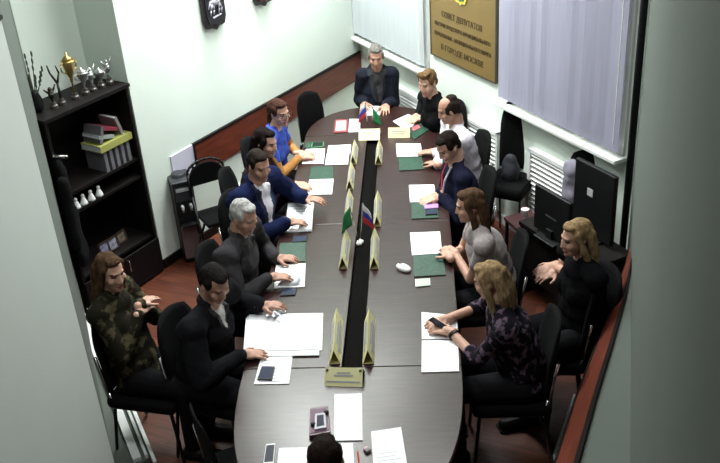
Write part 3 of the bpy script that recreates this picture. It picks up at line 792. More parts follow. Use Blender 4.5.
PEOPLE = []
HS = .94
def person(label, head, face, lean=.18, look=(0, 0, 0), hands=(None, None), w=1.0, female=False, skin=None, hair=('short', (.03, .02, .015)),
           top=('jacket', (.01, .01, .012)), shirt=None, trousers=(.01, .01, .012), sleeve='long', hk=1.0, pole_out=.9, collar=True,
           curl=.55, extras=(), tie=None, seat_z=.47, voxel=.0062, top_mat=None, knees=.42, hem=0.0, shoulder=.172, under=None):
    skin = skin or M_skin
    px, py, hz = head
    Hw = at(px, py, hz)
    fa = math.radians(face)
    fw = V((math.cos(fa), math.sin(fa), 0))
    base = Hw - fw * lean; base.z = 0
    rz = fa - PI / 2
    Rw = rotz(rz); Rwi = rotz(-rz)
    toL = lambda q: Rwi @ (q - base)
    hc = toL(Hw)                                   # head centre, local
    yaw, pit, tilt = [math.radians(a) for a in look]
    R = rotz(yaw) @ Matrix.Rotation(pit, 3, 'X') @ Matrix.Rotation(tilt, 3, 'Y')
    sw = shoulder * w * (.93 if female else 1.04)
    N = hc + V((0, -.045, -.138)) + V((0, -.01, 0)) * (1 if lean > .1 else 0)
    P = V((0, 0, seat_z + .075))
    spine = N - P
    up = spine.normalized(); fwd = (V((0, 1, 0)) - up * up.y).normalized(); lat = V((1, 0, 0))
    T = Matrix((lat, fwd, up)).transposed()
    sh = {s: N + up * -.050 + lat * s * sw + fwd * .0 for s in (-1, 1)}
    # ---- joints of the arms
    arms = {}
    for s, hh in zip((-1, 1), hands):
        if hh is None: tgt = V((s * .16, .34, seat_z + .17)); Wp = tgt; rest = True
        else: Wp = toL(at(*hh[:3])); rest = False
        # hh names the middle of the hand: the wrist is behind it
        dirn = (Wp - sh[s]); dirn.z *= .25; dirn.normalize()
        if hh is not None and len(hh) > 3:
            a = math.radians(hh[3]) - rz; dirn = V((math.cos(a), math.sin(a), -.08)).normalized()
        wr = Wp - dirn * .06
        el = ik(sh[s], wr, .285 * hk, .255 * hk, V((s * pole_out, -.35, -.75)))
        if el.z < .78 and wr.z > .74 and el.y > .28: el.z = .79
        arms[s] = (sh[s], el, wr, dirn)
    hips = {s: V((s * .095 * w, .02, seat_z + .07)) for s in (-1, 1)}
    kn = {s: V((s * .115 * w, knees, seat_z + .06)) for s in (-1, 1)}
    an = {s: V((s * .11 * w, knees - .03, .09)) for s in (-1, 1)}
    # ---- body: one continuous surface
    mb = MB()
    chest = N - up * .20; belly = P.lerp(N, .36)
    mb.sphere(chest, (.152 * w, .102 * w, .165), M=T); mb.sphere(belly, (.138 * w, .104 * w, .16), M=T); mb.sphere(P, (.165 * w, .125 * w, .115), M=T)
    if female:
        for s in (-1, 1): mb.sphere(N - up * .20 + fwd * .068 + lat * s * .06, (.062, .053, .066))
    nk = hc + R @ V((0, -.03, -.085))
    mb.cap(N - up * .03, nk, .062 if not female else .053, .054 if not female else .046)
    for s in (-1, 1):
        Sh, el, wr, dr = arms[s]
        mb.cap(N - up * .015, Sh, .052, .054 * w)
        mb.cap(Sh, el, .050 * (1 if not female else .88), .037 * (1 if not female else .88)); mb.cap(el, wr, .037 * (1 if not female else .88), .026)
        upv = V((0, 0, 1)); med = upv.cross(dr).normalized() * (1 if s > 0 else -1)
        upv = dr.cross(med).normalized() * (1 if s < 0 else -1)
        if upv.z < 0: upv = -upv
        hand(mb, wr, dr, upv, med, curl, .97 if female else 1.05)
        mb.cap(hips[s], kn[s], .078 * w, .058); mb.cap(kn[s], an[s], .055, .036); mb.cap(an[s] + V((0, -.02, -.04)), an[s] + V((0, .14, -.055)), .036, .028)
    # head
    hd = lambda x, y, z: hc + R @ V((x, y, z))
    k = .96 if female else 1.0
    mbody = mb; mb = MB()
    mb.sphere(hd(0, -.014, .030), (.073 * k, .092, .088 * k), M=R, u=20, v=14)
    mb.sphere(hd(0, .022, -.022), (.060 * k, .066, .082 * k), M=R, u=18, v=12)
    mb.sphere(hd(0, .040, -.078), (.043 * k, .044, .034), M=R)
    mb.sphere(hd(0, .074, -.092), (.020, .016, .016), M=R)
    mb.sphere(hd(0, .066, .030), (.048, .020, .014), M=R)
    for s in (-1, 1):
        mb.sphere(hd(s * .040, .056, -.022), (.022, .024, .022), M=R)
        mb.sphere(hd(s * .073 * k, -.008, -.006), (.010, .019, .031), M=R @ Matrix.Rotation(-s * .3, 3, 'Z'))
    mb.cap(hd(0, .083, .012), hd(0, .095, -.026), .0085, .0125, n=8)
    for s in (-1, 1): mb.sphere(hd(s * .011, .088, -.030), (.009, .010, .008), M=R)
    mb.sphere(hd(0, .084, -.054), (.022, .010, .006), M=R); mb.sphere(hd(0, .083, -.066), (.019, .010, .007), M=R)
    def shrink(m_):
        bmesh.ops.scale(m_.bm, vec=(HS, HS, HS), space=Matrix.Translation(-hc), verts=m_.bm.verts[:])
    shrink(mb); tmp = mb.mesh('head_tmp'); mb = mbody; mb.bm.from_mesh(tmp); bpy.data.meshes.remove(tmp)
    body = mb.remesh('person', skin, None, voxel, 2)
    hcol = hair[1]
    paint_face(body, hc, R, [M_eye, mat('brow_%d_%d' % (int(hcol[0] * 255), int(hcol[1] * 255)), tuple(c * .8 for c in hcol), .8), M_lips])
    body.location = base; body.rotation_euler = (0, 0, rz)
    tag(body, label, 'person')
    # ---- hair
    kind = hair[0]
    mh = mat('hair_%s_%s' % (kind, label[:14]), tuple(c * (.55 if max(hcol) < .05 else .9) for c in hcol), .8, spec=.06, var=.45, scale=22, stretch=(3, 3, .7), bump=.5)
    mb = MB()
    if kind == 'bald':
        for s in (-1, 1): mb.sphere(hd(s * .050, -.028, .024), (.031, .072, .064), M=R)
        mb.sphere(hd(0, -.068, .016), (.066, .046, .082), M=R); mb.sphere(hd(0, -.048, .066), (.062, .056, .0595), M=R)
    else:
        mb.sphere(hd(0, -.026, .043), (.077 * k, .090, .083), M=R, u=20, v=14)
        mb.sphere(hd(0, .026, .094), (.050, .046, .024), M=R)
        for s in (-1, 1): mb.sphere(hd(s * .066, .005, .038), (.014, .034, .042), M=R)
        mb.sphere(hd(0, -.070, -.015), (.060, .036, .058), M=R)
        if kind == 'quiff':
            mb.sphere(hd(.01, .045, .112), (.045, .042, .028), M=R); mb.sphere(hd(-.03, .02, .115), (.04, .05, .022), M=R)
        if kind in ('long', 'bob'):
            L_ = hair[2] if len(hair) > 2 else .30
            for s in (-1, 1):
                a = hd(s * .066, .012, .05); b = hd(s * .078, -.005, -.05); c = hd(s * .085, -.03, -.05) + V((0, -.02, -L_ * .55))
                mb.cap(a, b, .020, .022); mb.cap(b, c, .024, .022)
            a = hd(0, -.075, .03); b = hd(0, -.082, -.07); c = N + V((0, -.072, -L_ * .55 + .02))
            for x in (-.048, 0, .048):
                o_ = R @ V((x, 0, 0)); mb.cap(a + o_, b + o_ * 1.1, .032, .036); mb.cap(b + o_ * 1.1, c + o_ * 1.2, .036, .022)
        if kind == 'tied':
            mb.sphere(hd(0, -.105, .03), (.042, .042, .042), M=R)
            a = hd(0, -.125, .02); b = hd(0, -.12, -.12); c = N + V((0, -.10, -.16)); mb.cap(a, b, .030, .034); mb.cap(b, c, .034, .016)
    shrink(mb)
    mb.remesh('hair', mh, body, .0068, 2, jitter=.005, jscale=28)
    # ---- garment
    kindt, colt = top
    mt = top_mat or mat('cloth_%s' % label[:22], colt, .95, var=.18, scale=45, bump=.15, spec=.05)
    g = .027 if kindt == 'jacket' else .017
    mb = MB()
    mb.sphere(chest, (.152 * w + g, .102 * w + g, .168), M=T); mb.sphere(belly, (.138 * w + g + .008, .104 * w + g + .008, .17), M=T)
    mb.sphere(P.lerp(N, .17), (.152 * w + g, .116 * w + g, .14), M=T)
    mb.sphere(P - V((0, 0, .005)), (.165 * w + g, .125 * w + g, .10 + hem), M=T)
    if female:
        for s in (-1, 1): mb.sphere(N - up * .20 + fwd * .070 + lat * s * .06, (.072, .060, .080))
    mb.sphere(N - up * .075 + fwd * .022, (.105 * w, .082, .080), M=T)
    for s in (-1, 1):
        Sh, el, wr, dr = arms[s]
        bulky = .020 if kindt == 'jacket' else .008
        mb.cap(N - up * .012 + lat * s * .035, Sh, .050, .060 * w + bulky)
        ff = .9 if female else 1
        if sleeve == 'long':
            mb.cap(Sh, el, (.055 + bulky) * ff, (.049 + bulky) * ff); mb.cap(el, wr - (wr - el).normalized() * .012, (.049 + bulky) * ff, .038 + bulky * .5)
        elif sleeve == 'three':
            mb.cap(Sh, el, .056 * ff, .050 * ff); mb.cap(el, el.lerp(wr, .25), .050 * ff, .050 * ff)
        else:
            mb.cap(Sh, Sh.lerp(el, .55), .058 * ff, .054 * ff)
    if collar:
        for a in range(14):
            b0, b1 = 2 * PI * a / 14, 2 * PI * (a + 1) / 14
            pt = lambda t: N + lat * (.066 * math.cos(t)) + fwd * (.060 * math.sin(t)) + up * ((.034 if kindt == 'jacket' else .016) - (.062 if kindt == 'jacket' else .038) * max(0, math.sin(t)))
            if kindt == 'jacket' and 3 <= a <= 3: continue
            mb.cap(pt(b0), pt(b1), .017 if kindt == 'jacket' else .013, n=8)
    if kindt == 'jacket':
        for s in (-1, 1):
            mb.sphere(sh[s] + up * .012 - lat * s * .01, (.075, .080, .062), M=T)
            mb.cap(N - up * .02 + fwd * .075 + lat * s * .055, N - up * .27 + fwd * .122 + lat * s * .022, .020, .014)      # rolled lapels
    garment = mb.remesh(kindt, mt, body, .0085, 2, jitter=.011 if kindt == 'jacket' else .008, jscale=13)
    garment.name = {'jacket': 'jacket', 'blouse': 'blouse', 'shirt': 'shirt', 'sweater': 'sweater'}.get(kindt, 'top')
    inv = T.transposed()
    if shirt is not None:
        cs, wv, dep = shirt
        def vneck(c):
            q = inv @ (c - N)
            if q.y < .03 or q.z > .05 or q.z < -dep: return False
            return abs(q.x) < wv * (q.z + dep) / dep + .006
        sp = split_faces(garment, vneck, 'shirt_front', mat('shirt_%s' % label[:20], cs, .75))
        # lapels along the V
        if kindt == 'jacket':
            for s in (-1, 1):
                def lap(c, s=s):
                    q = inv @ (c - N)
                    if q.y < .03 or q.z > .03 or q.z < -dep - .02: return False
                    e = wv * (q.z + dep) / dep + .006
                    return e <= s * q.x < e + .034 * min(1, (q.z + dep + .02) / .12)
                ml = mat('lapel_%s' % label[:20], tuple(c * .8 for c in colt), .8)
                split_faces(garment, lap, 'lapel', ml)
    if tie is not None:
        tp = N + fwd * .098 - up * .03
        mbt = MB(); mbt.cap(N + fwd * .075 - up * .03, N + fwd * .125 - up * .12, .016, .02); mbt.cap(N + fwd * .125 - up * .12, N + fwd * .135 - up * .3, .02, .026)
        mbt.build('tie', mat('tie_%s' % label[:14], tie, .6), body, smooth=True)
    if under is not None:
        mb = MB()
        for s in (-1, 1):
            Sh, el, wr, dr = arms[s]; mb.cap(Sh.lerp(el, .35), el, .046, .047); mb.cap(el, wr - (wr - el).normalized() * .012, .047, .034)
        us = mb.remesh('undersleeve', mat('mustard_cloth', under, .85, var=.2, scale=40), body, .0085, 2, jitter=.005, jscale=12)
    # ---- trousers and shoes
    mb = MB()
    mb.sphere(P - V((0, 0, .02)), (.165 * w + .012, .125 * w + .012, .10), M=T)
    for s in (-1, 1): mb.cap(hips[s], kn[s], .090 * w, .070); mb.cap(kn[s], an[s] + V((0, 0, .02)), .070, .054)
    mb.remesh('trousers', mat('trousers_%s' % label[:20], trousers, .9, var=.2, scale=30, spec=.1), body, .012, 3)
    for s in (-1, 1):
        mb = MB(); mb.cap(an[s] + V((0, -.03, -.045)), an[s] + V((0, .16, -.052)), .044, .036); mb.box(an[s] + V((0, .06, -.08)), (.075, .27, .02))
        mb.build('shoe', M_blackp, body, smooth=False)
    # ---- extras
    if 'glasses' in extras:
        mb = MB()
        for s in (-1, 1):
            c = V((s * .032, .098, .008)); ring = [hd(c.x + .026 * math.cos(2 * PI * i / 12), c.y - abs(math.cos(2 * PI * i / 12)) * .004, c.z + .019 * math.sin(2 * PI * i / 12)) for i in range(13)]
            mb.tube(ring, .0030, 6)
            mb.tube([hd(s * .058, .095, .012), hd(s * .078, .03, .012), hd(s * .078, -.01, .004)], .0028, 6)
        mb.tube([hd(-.008, .106, .012), hd(.008, .106, .012)], .003, 6)
        mb.build('glasses', M_blackp, body)
    if 'watch' in extras:
        Sh, el, wr, dr = arms[-1 if 'left' in extras else 1]
        a = wr - (wr - el).normalized() * .03; d = (wr - el).normalized()
        mb = MB(); mb.cone(a - d * .009, a + d * .009, .034, .034, 16); wt = mb.build('watch', M_blackp, body)
    if 'lanyard' in extras:
        mb = MB(); pts = [N + lat * -.060 + fwd * .045 + up * .015, N + lat * -.048 + fwd * .112 - up * .08, N + lat * -.012 + fwd * .150 - up * .20, N + lat * .0 + fwd * .150 - up * .30]
        mb.tube(pts, .008, 6); mb.build('lanyard', mat('white_lanyard', (.6, .6, .66), .6), body)
        mb = MB(); pts = [N + lat * .060 + fwd * .045 + up * .015, N + lat * .048 + fwd * .112 - up * .08, N + lat * .012 + fwd * .150 - up * .20]
        mb.tube(pts, .008, 6); mb.build('lanyard', mat('red_lanyard', (.5, .04, .06), .6), body)
    if 'wrap' in extras:                       # short tabard over the sleeves
        pass
    PEOPLE.append((base.copy(), fa))
    return body

def P_chair(i): return PEOPLE[i]
HZ = .785
DKB = (.016, .011, .009)
# 1 head of the table
person('short-haired grey man in a blue-black jacket at the head of the table', (376, 57, 1.19), 268, lean=.06, look=(-2, -14, 0),
       hands=((385.5, 108, HZ, 262), (364.5, 106, HZ, 268)), w=.84, shoulder=.150, skin=M_skin2, hair=('short', (.16, .15, .14)), top=('jacket', (.012, .014, .022)), shirt=((.008, .008, .010), .05, .30), pole_out=.12)
# 2 person in black, far right
person('person with light brown hair in black at the far right table corner', (427.5, 83, 1.17), 205, lean=.14, look=(22, -16, 0),
       hands=((417.5, 119, HZ, 200), (414, 117, HZ, 215)), female=True, w=1.0, hair=('quiff', (.15, .09, .045)), top=('sweater', (.007, .007, .008)), trousers=(.006, .006, .007))
# 3 white shirt
person('balding man in a white shirt on the right side of the table', (449, 110, 1.18), 190, lean=.14, look=(-6, -20, 0),
       hands=((428, 152, HZ, 160), (433, 163, HZ, 120)), w=1.14, skin=M_skin2, hair=('bald', (.035, .025, .02)), top=('shirt', (.66, .62, .68)), shirt=None)
# 4 young man navy
person('young man in a navy sweater with a red and white lanyard on the right side', (448, 147, 1.16), 185, lean=.16, look=(24, -30, 0),
       hands=((433, 199, HZ, 185), (430.5, 197, HZ, 200)), w=1.06, hair=('short', (.022, .015, .012)), top=('sweater', (.010, .011, .026)), extras=('lanyard',))
# 5 woman in grey, long curly hair
person('woman with long brown curly hair in a pale grey blouse on the right side', (470, 206, 1.17), 178, lean=.18, look=(-4, -12, 0),
       hands=((449, 249, HZ, 118), (447, 254, HZ, 100)), female=True, w=1.12, hair=('long', (.070, .040, .022), .36), top=('blouse', (.33, .29, .29)), sleeve='short', trousers=(.01, .01, .012), pole_out=1.2)
# 6 blonde woman floral
M_floral = mat('dark_floral_cloth', (.010, .008, .013), .9, spec=.1, scale=24, var_col=(.13, .09, .13), sharp=True)
person('blonde woman in a dark floral blouse writing at the near right side', (490, 281, 1.17), 176, lean=.20, look=(-26, -20, 0),
       hands=((441.5, 330, HZ, 150), (437.5, 321, HZ, 190)), female=True, w=1.12, hair=('long', (.27, .18, .095), .26), top=('blouse', (.02, .018, .02)), top_mat=M_floral, sleeve='three', extras=('watch', 'left'), pole_out=1.0)
# 7 blonde woman by the wall
person('blonde woman in black sitting apart near the right wall with folded hands', (576, 238, 1.19), 192, lean=.08, look=(0, -10, 0),
       hands=((546, 268, .72, 200), (548, 275, .70, 190)), female=True, w=1.08, hair=('long', (.30, .21, .11), .20), top=('sweater', (.006, .006, .007)), trousers=(.006, .006, .007), sleeve='three')
# 8 woman in blue with mustard sleeves
person('woman with glasses in a bright blue top over mustard sleeves on the far left side', (279.5, 113, 1.18), -12, lean=.16, look=(-34, -10, 4),
       hands=((305, 153, HZ, 5), (306, 157, HZ, 15)), female=True, w=1.08, under=(.36, .16, .035), hair=('tied', (.055, .025, .018)), top=('blouse', (.05, .09, .42)), sleeve='short', extras=('glasses',), pole_out=1.1)
# 9 dark haired woman
person('woman with straight dark hair between the blue top and the navy suit', (265.5, 143, 1.17), -8, lean=.20, look=(-16, -14, 0),
       hands=((300, 184, HZ, 10), (302, 187, HZ, 0)), female=True, w=1.02, hair=('bob', (.016, .010, .009), .16), top=('sweater', (.022, .010, .010)))
# 10 navy suit
person('man in a navy suit and open white shirt reading a sheet on the left side', (259, 166, 1.20), -30, lean=.14, look=(-22, -14, 0),
       hands=((313, 199, .85, -10), (295, 222, .82, 10)), w=1.16, skin=M_skin2, hair=('short', (.030, .022, .018)), top=('jacket', (.008, .012, .042)), shirt=((.62, .60, .66), .055, .36), pole_out=.9)
# 11 grey man
person('grey-haired man in a charcoal grey jacket reading a sheet on the left side', (244, 217, 1.18), -16, lean=.16, look=(-20, -20, 0),
       hands=((285, 258, HZ, 5), (278, 277, .82, 15)), w=1.16, skin=M_skin2, hair=('short', (.36, .35, .34)), top=('jacket', (.032, .030, .033)), shirt=((.010, .010, .012), .05, .34), pole_out=.9)
# 12 black suit
person('dark-haired man in a black jacket bowed over papers at the near left side', (215, 284, 1.18), -22, lean=.18, look=(-26, -28, 0),
       hands=((270, 305, HZ + .03, 10), (252, 354, HZ, 10)), w=1.16, skin=M_skin2, hair=('short', (.020, .016, .015)), top=('jacket', (.010, .010, .012)), shirt=((.45, .43, .42), .035, .12), pole_out=.9)
# 13 woman by the left wall
M_camo = mat('camouflage_cloth', (.014, .013, .008), .9, spec=.1, scale=18, var_col=(.085, .070, .038), sharp=True)
person('woman with long reddish-brown hair in a camouflage top by the left wall', (111, 272, 1.22), -16, lean=-.04, look=(-26, -10, 0),
       hands=((147, 300, .98, 60), (144, 309, .95, 70)), female=True, w=1.0, hair=('long', (.060, .013, .008), .30), top=('blouse', (.03, .03, .02)), top_mat=M_camo, knees=.36, trousers=(.006, .006, .007))
# 14 near end
person('person at the near end of the table, only the dark crown of the head showing', (325.5, 462, 1.17), 88, lean=.10, look=(0, -16, 0),
       hands=(None, None), w=1.0, hair=('short', (.020, .012, .010)), top=('sweater', (.02, .02, .025)))

# ---------------------------------------------------------------- chairs
def make_chair(label, group='black upholstered office chairs'):
    c = thing('office_chair', label, 'chair', (0, 0, 0), 0, group)
    mb = MB(); mb.box((0, .02, .435), (.44, .44, .075)); mb.build('seat', M_black, c, bevel=.03, smooth=False, seg=3)
    # padded back, slightly curved and rounded at the top
    mb = MB(); bm = mb.bm; nu, nv = 8, 12; F = []; B_ = []
    for j in range(nv + 1):
        v = j / nv; z = .49 + .43 * v; hw = .195 * (1 - .25 * max(0, (v - .6) / .4) ** 2.2)
        F.append([]); B_.append([])
        for i in range(nu + 1):
            u = -1 + 2 * i / nu; x = hw * u; y = -.165 - .055 * v - .030 * (1 - u * u) + .012 * math.sin(v * PI)
            ed = .020 * (1 - .6 * abs(u) ** 3) * (1 - .5 * abs(2 * v - 1) ** 4)
            zz = z + (.03 * (1 - u * u) if v > .9 else 0)
            F[-1].append(bm.verts.new((x, y + ed, zz))); B_[-1].append(bm.verts.new((x, y - ed, zz)))
    for j in range(nv):
        for i in range(nu):
            bm.faces.new((F[j][i], F[j][i + 1], F[j + 1][i + 1], F[j + 1][i])); bm.faces.new((B_[j][i], B_[j + 1][i], B_[j + 1][i + 1], B_[j][i + 1]))
    for j in range(nv):
        bm.faces.new((F[j][0], F[j + 1][0], B_[j + 1][0], B_[j][0])); bm.faces.new((F[j][nu], B_[j][nu], B_[j + 1][nu], F[j + 1][nu]))
    for i in range(nu):
        bm.faces.new((F[0][i], B_[0][i], B_[0][i + 1], F[0][i + 1])); bm.faces.new((F[nv][i], F[nv][i + 1], B_[nv][i + 1], B_[nv][i]))
    bmesh.ops.recalc_face_normals(bm, faces=bm.faces[:])
    mb.build('backrest', M_black, c, smooth=True)
    for sx in (-1, 1):
        mb = MB(); mb.tube([(sx * .19, .20, .40), (sx * .20, .23, .012)], .011); mb.build('leg', M_blackm, c, smooth=True)
        mb = MB(); mb.tube([(sx * .19, -.16, .40), (sx * .20, -.22, .012)], .011); mb.build('leg', M_blackm, c, smooth=True)
        mb = MB(); mb.tube([(sx * .205, -.15, .40), (sx * .188, -.18, .50), (sx * .18, -.222, .74)], .011); mb.build('back_frame', M_chrome, c, smooth=True)
    mb = MB(); mb.tube([(-.19, .20, .395), (.19, .20, .395), (.19, -.16, .395), (-.19, -.16, .395), (-.19, .20, .395)], .010); mb.build('seat_frame', M_blackm, c)
    return c
chair0 = None
def put_chair(x, y, face, label):
    global chair0
    if chair0 is None: chair0 = c = make_chair(label)
    else: c = copy_tree(chair0)
    c['label'] = label; c.location = (x, y, 0); c.rotation_euler = (0, 0, math.radians(face) - PI / 2)
    return c
seat_labels = ['office chair under the man at the table head', 'office chair under the person in the black sweater', 'office chair under the man in the white shirt',
    'office chair under the young man in navy', 'office chair under the woman in pale grey', 'office chair under the blonde woman in floral', 'office chair under the blonde woman in black by the right wall',
    'office chair under the woman in blue', 'office chair under the dark-haired woman in black on the left', 'office chair under the man in the navy suit',
    'office chair under the man in charcoal grey', 'office chair under the man bowed over papers', 'office chair under the woman by the left wall', 'office chair under the person at the near table end']
for (b, fa), lb in zip(PEOPLE, seat_labels):
    f = V((math.cos(fa), math.sin(fa), 0)); q = b + f * .07
    put_chair(q.x, q.y, math.degrees(fa), lb)
# empty ones
def empty_chair(x, y, face, label, sc=(1, 1, 1)):
    c = put_chair(x, y, face, label); c.scale = sc; return c
q = at(316, 96, .98); empty_chair(q.x, q.y + .05, -62, 'empty black office chair at the far left end of the table against the wooden band', (.68, .8, 1.0))
q = at(510, 192, .47); BAGCH = empty_chair(q.x, q.y, 238, 'empty black office chair against the window wall with a dark bag on its seat', (.78, .85, 1.26))
q = at(588, 156, 1.0); empty_chair(q.x - .12, q.y - .2, 232, 'black office chair in the right corner behind the monitors', (.8, .8, 1.12))
q = at(552, 350, .45); empty_chair(q.x, q.y, 172, 'empty black office chair between the floral blouse and the near right wall', (.85, .9, 1))
q = at(224, 420, .80); empty_chair(q.x + .0, q.y + .02, 24, 'empty black office chair tucked in at the near left end of the table', (.9, .6, .93))

# ---------------------------------------------------------------- bookcase in the niche
BO = PILLAR + eL * .03 + nL * .02
den = (LEFT_FAR - LEFT_NEAR)
# distance along eL until the near left wall
def hit(P, e, A, B):
    d = B - A; n = V((-d.y, d.x, 0)); return (A - P).dot(n) / e.dot(n)
BW = hit(BO, eL, LEFT_NEAR, LEFT_FAR) - .05
_, BH = on_wall(120, 90, BO, eL)
BRZ = math.atan2(-eL.y, -eL.x)
bc = thing('bookcase', 'tall black bookcase filled with books, trophies on top, in the wall niche', 'bookcase', BO, BRZ)
BD = .36
mb = MB()
for x in (-.0125, -BW + .0125): mb.box((x, BD / 2, BH / 2), (.025, BD, BH))
mb.box((-BW / 2, BD - .008, BH / 2), (BW, .012, BH)); mb.box((-BW / 2, BD / 2, .03), (BW - .05, BD - .02, .06))
mb.build('carcass', M_blackwood, bc)
mb = MB(); mb.box((-BW / 2, BD / 2 - .005, BH + .0125), (BW + .02, BD + .02, .025)); mb.build('top_panel', M_blackwood, bc)
def bl(px, py, inset=.06):
    t, z = on_wall(px, py, BO - nL * inset, eL); return -t, z
SH = {}
for k, (px, py) in {'books': (112, 168), 'ducks': (92, 199), 'photos': (118, 252)}.items():
    SH[k] = bl(px, py)[1]
SH['upper'] = bl(108, 134)[1]
for k in ('books', 'ducks', 'photos'):
    mb = MB(); mb.box((-BW / 2, BD / 2, SH[k] - .011), (BW - .05, BD - .03, .022)); mb.build('shelf', M_blackwood, bc)
mb = MB(); mb.box((-BW / 2 - BW * .25, -.009, SH['photos'] / 2 - .01), (BW / 2 - .006, .018, SH['photos'] - .06)); d1 = mb.build('door', M_blackwood, bc)
mb = MB(); mb.box((-BW / 2 + BW * .25, -.009, SH['photos'] / 2 - .01), (BW / 2 - .006, .018, SH['photos'] - .06)); d2 = mb.build('door', M_blackwood, bc)
for d, sx in ((d1, -1), (d2, 1)):
    mb = MB(); x = -BW / 2 + sx * .04; mb.tube([(x, -.018, SH['photos'] * .55), (x, -.035, SH['photos'] * .56), (x, -.035, SH['photos'] * .80), (x, -.018, SH['photos'] * .81)], .006); mb.build('handle', M_chrome, d)
Bw = lambda x, y, z: bc_world(x, y, z)
def bc_world(x, y, z):
    c, s = math.cos(BRZ), math.sin(BRZ); return V((BO.x + x * c - y * s, BO.y + x * s + y * c, z))
def book(x, y, z, w, d, h, tilt, col, label, group, name='book', flat=False):
    """a closed book: cover and page block"""
    q = bc_world(x, y, z)
    b = thing(name, label, 'book', q, BRZ, group); b.rotation_euler = (0, tilt, BRZ)
    m = mat('book_%02x%02x%02x' % tuple(int(c * 255) for c in col), col, .6)
    mb = MB(); mb.box((-w / 2 + .002, 0, h / 2), (.004, d, h)); mb.box((w / 2 - .002, 0, h / 2), (.004, d, h)); mb.box((0, -d / 2 + .002, h / 2), (w - .008, .004, h)); mb.build('cover', m, b)
    mb = MB(); mb.box((0, .003, h / 2), (w - .009, d - .012, h - .008)); mb.build('pages', M_papert, b)
    return b
GB = 'books in the bookcase'
# row of grey binders standing on the book shelf
for i, (px, py) in enumerate(((105, 166), (110.5, 163), (116, 160), (121.5, 157), (127, 154))):
    x, z = bl(px, py)
    x = max(min(x, -.06), -BW + .06)
    book(x, .13, SH['books'], .030, .20, .165, 0.0, (.16, .155, .17), 'grey binder standing %s in the row under the yellow book' % ['leftmost', 'second from left', 'in the middle', 'second from right', 'rightmost'][i], GB, 'binder')
xa = bl(105, 166)[0]; xb = bl(127, 154)[0]
xc = max(min((xa + xb) / 2, -.16), -BW + .16)
zz = SH['books'] + .167
b = book(0, 0, 0, .052, .21, abs(xb - xa) + .09, 0, (.36, .36, .10), 'thick yellow book lying across the row of grey binders', GB)
b.location = bc_world(xc - (abs(xb - xa) + .09) / 2, .12, zz + .027); b.rotation_euler = (0, PI / 2, BRZ)
for i, (dx, col, tl_, lb, h) in enumerate(((-.12, (.14, .14, .14), .30, 'dark grey book leaning left on the yellow book', .13), (-.05, (.30, .34, .33), -1.30, 'pale green-grey book lying slanted on the yellow book', .15),
                                       (.00, (.24, .03, .05), -1.22, 'dark red book slanted above the pale green-grey book', .14), (.10, (.22, .20, .19), -.28, 'brown-grey book leaning right beside the dark red book', .15))):
    zb = zz + .056 + (.04 if i == 2 else 0) + (.016 if abs(tl_) > 1 else 0.004)
    book(xc + dx - (.06 if abs(tl_) > 1 else 0) + (.12 if abs(tl_) > 1 else 0), .13, zb, .026, .18, h, tl_, col, lb, GB)
# four small white figurines on the shelf below
for i, (px, py) in enumerate(((77.5, 205), (84.5, 200.5), (92, 196.5), (99.5, 190.5))):
    x, z = bl(px, py, .04)
    x = max(x, -BW + .05) if i else max(x, -BW + .05)
    g = thing('figurine', 'small white cone-shaped figurine, %s of four on the dark shelf' % ['leftmost', 'second from left', 'third from left', 'rightmost'][i], 'figurine', bc_world(x, .05, SH['ducks']), BRZ, 'white figurines on the dark shelf')
    mb = MB(); mb.lathe([(.030, 0), (.028, .012), (.016, .045), (.010, .058)]); mb.build('body', M_white, g, smooth=True)
    mb = MB(); mb.sphere((0, 0, .068), (.014, .014, .015)); mb.build('head', M_white, g, smooth=True)
# photo frames and souvenirs on the lower shelf
for i, (px, py, w, h, col, lb) in enumerate(((108, 247, .10, .13, (.20, .20, .30), 'bluish framed picture at the left of the lower shelf'), (118, 240, .11, .11, (.26, .26, .34), 'pale framed picture in the middle of the lower shelf'),
                                         (129, 233, .10, .10, (.16, .13, .10), 'brown framed picture at the right of the lower shelf'))):
    x, z = bl(px, py + 4, .05); x = max(min(x, -.08), -BW + .08)
    f = thing('picture_frame', lb, 'picture frame', bc_world(x, .07 + .03 * i, SH['photos']), BRZ, 'framed pictures on the lower shelf'); f.rotation_euler = (-.18, 0, BRZ)
    mb = MB()
    for sx in (-1, 1): mb.box((sx * (w / 2 - .006), 0, h / 2 + .004), (.012, .012, h))
    for z_ in (.010, h - .002): mb.box((0, 0, z_), (w, .012, .012))
    mb.build('frame', mat('frame_brown', (.05, .03, .02), .5), f)
    mb = MB(); mb.box((0, .002, h / 2 + .004), (w - .016, .004, h - .016)); mb.build('picture', mat('faded_picture_%d' % i, col, .5, var=.7, scale=30), f)
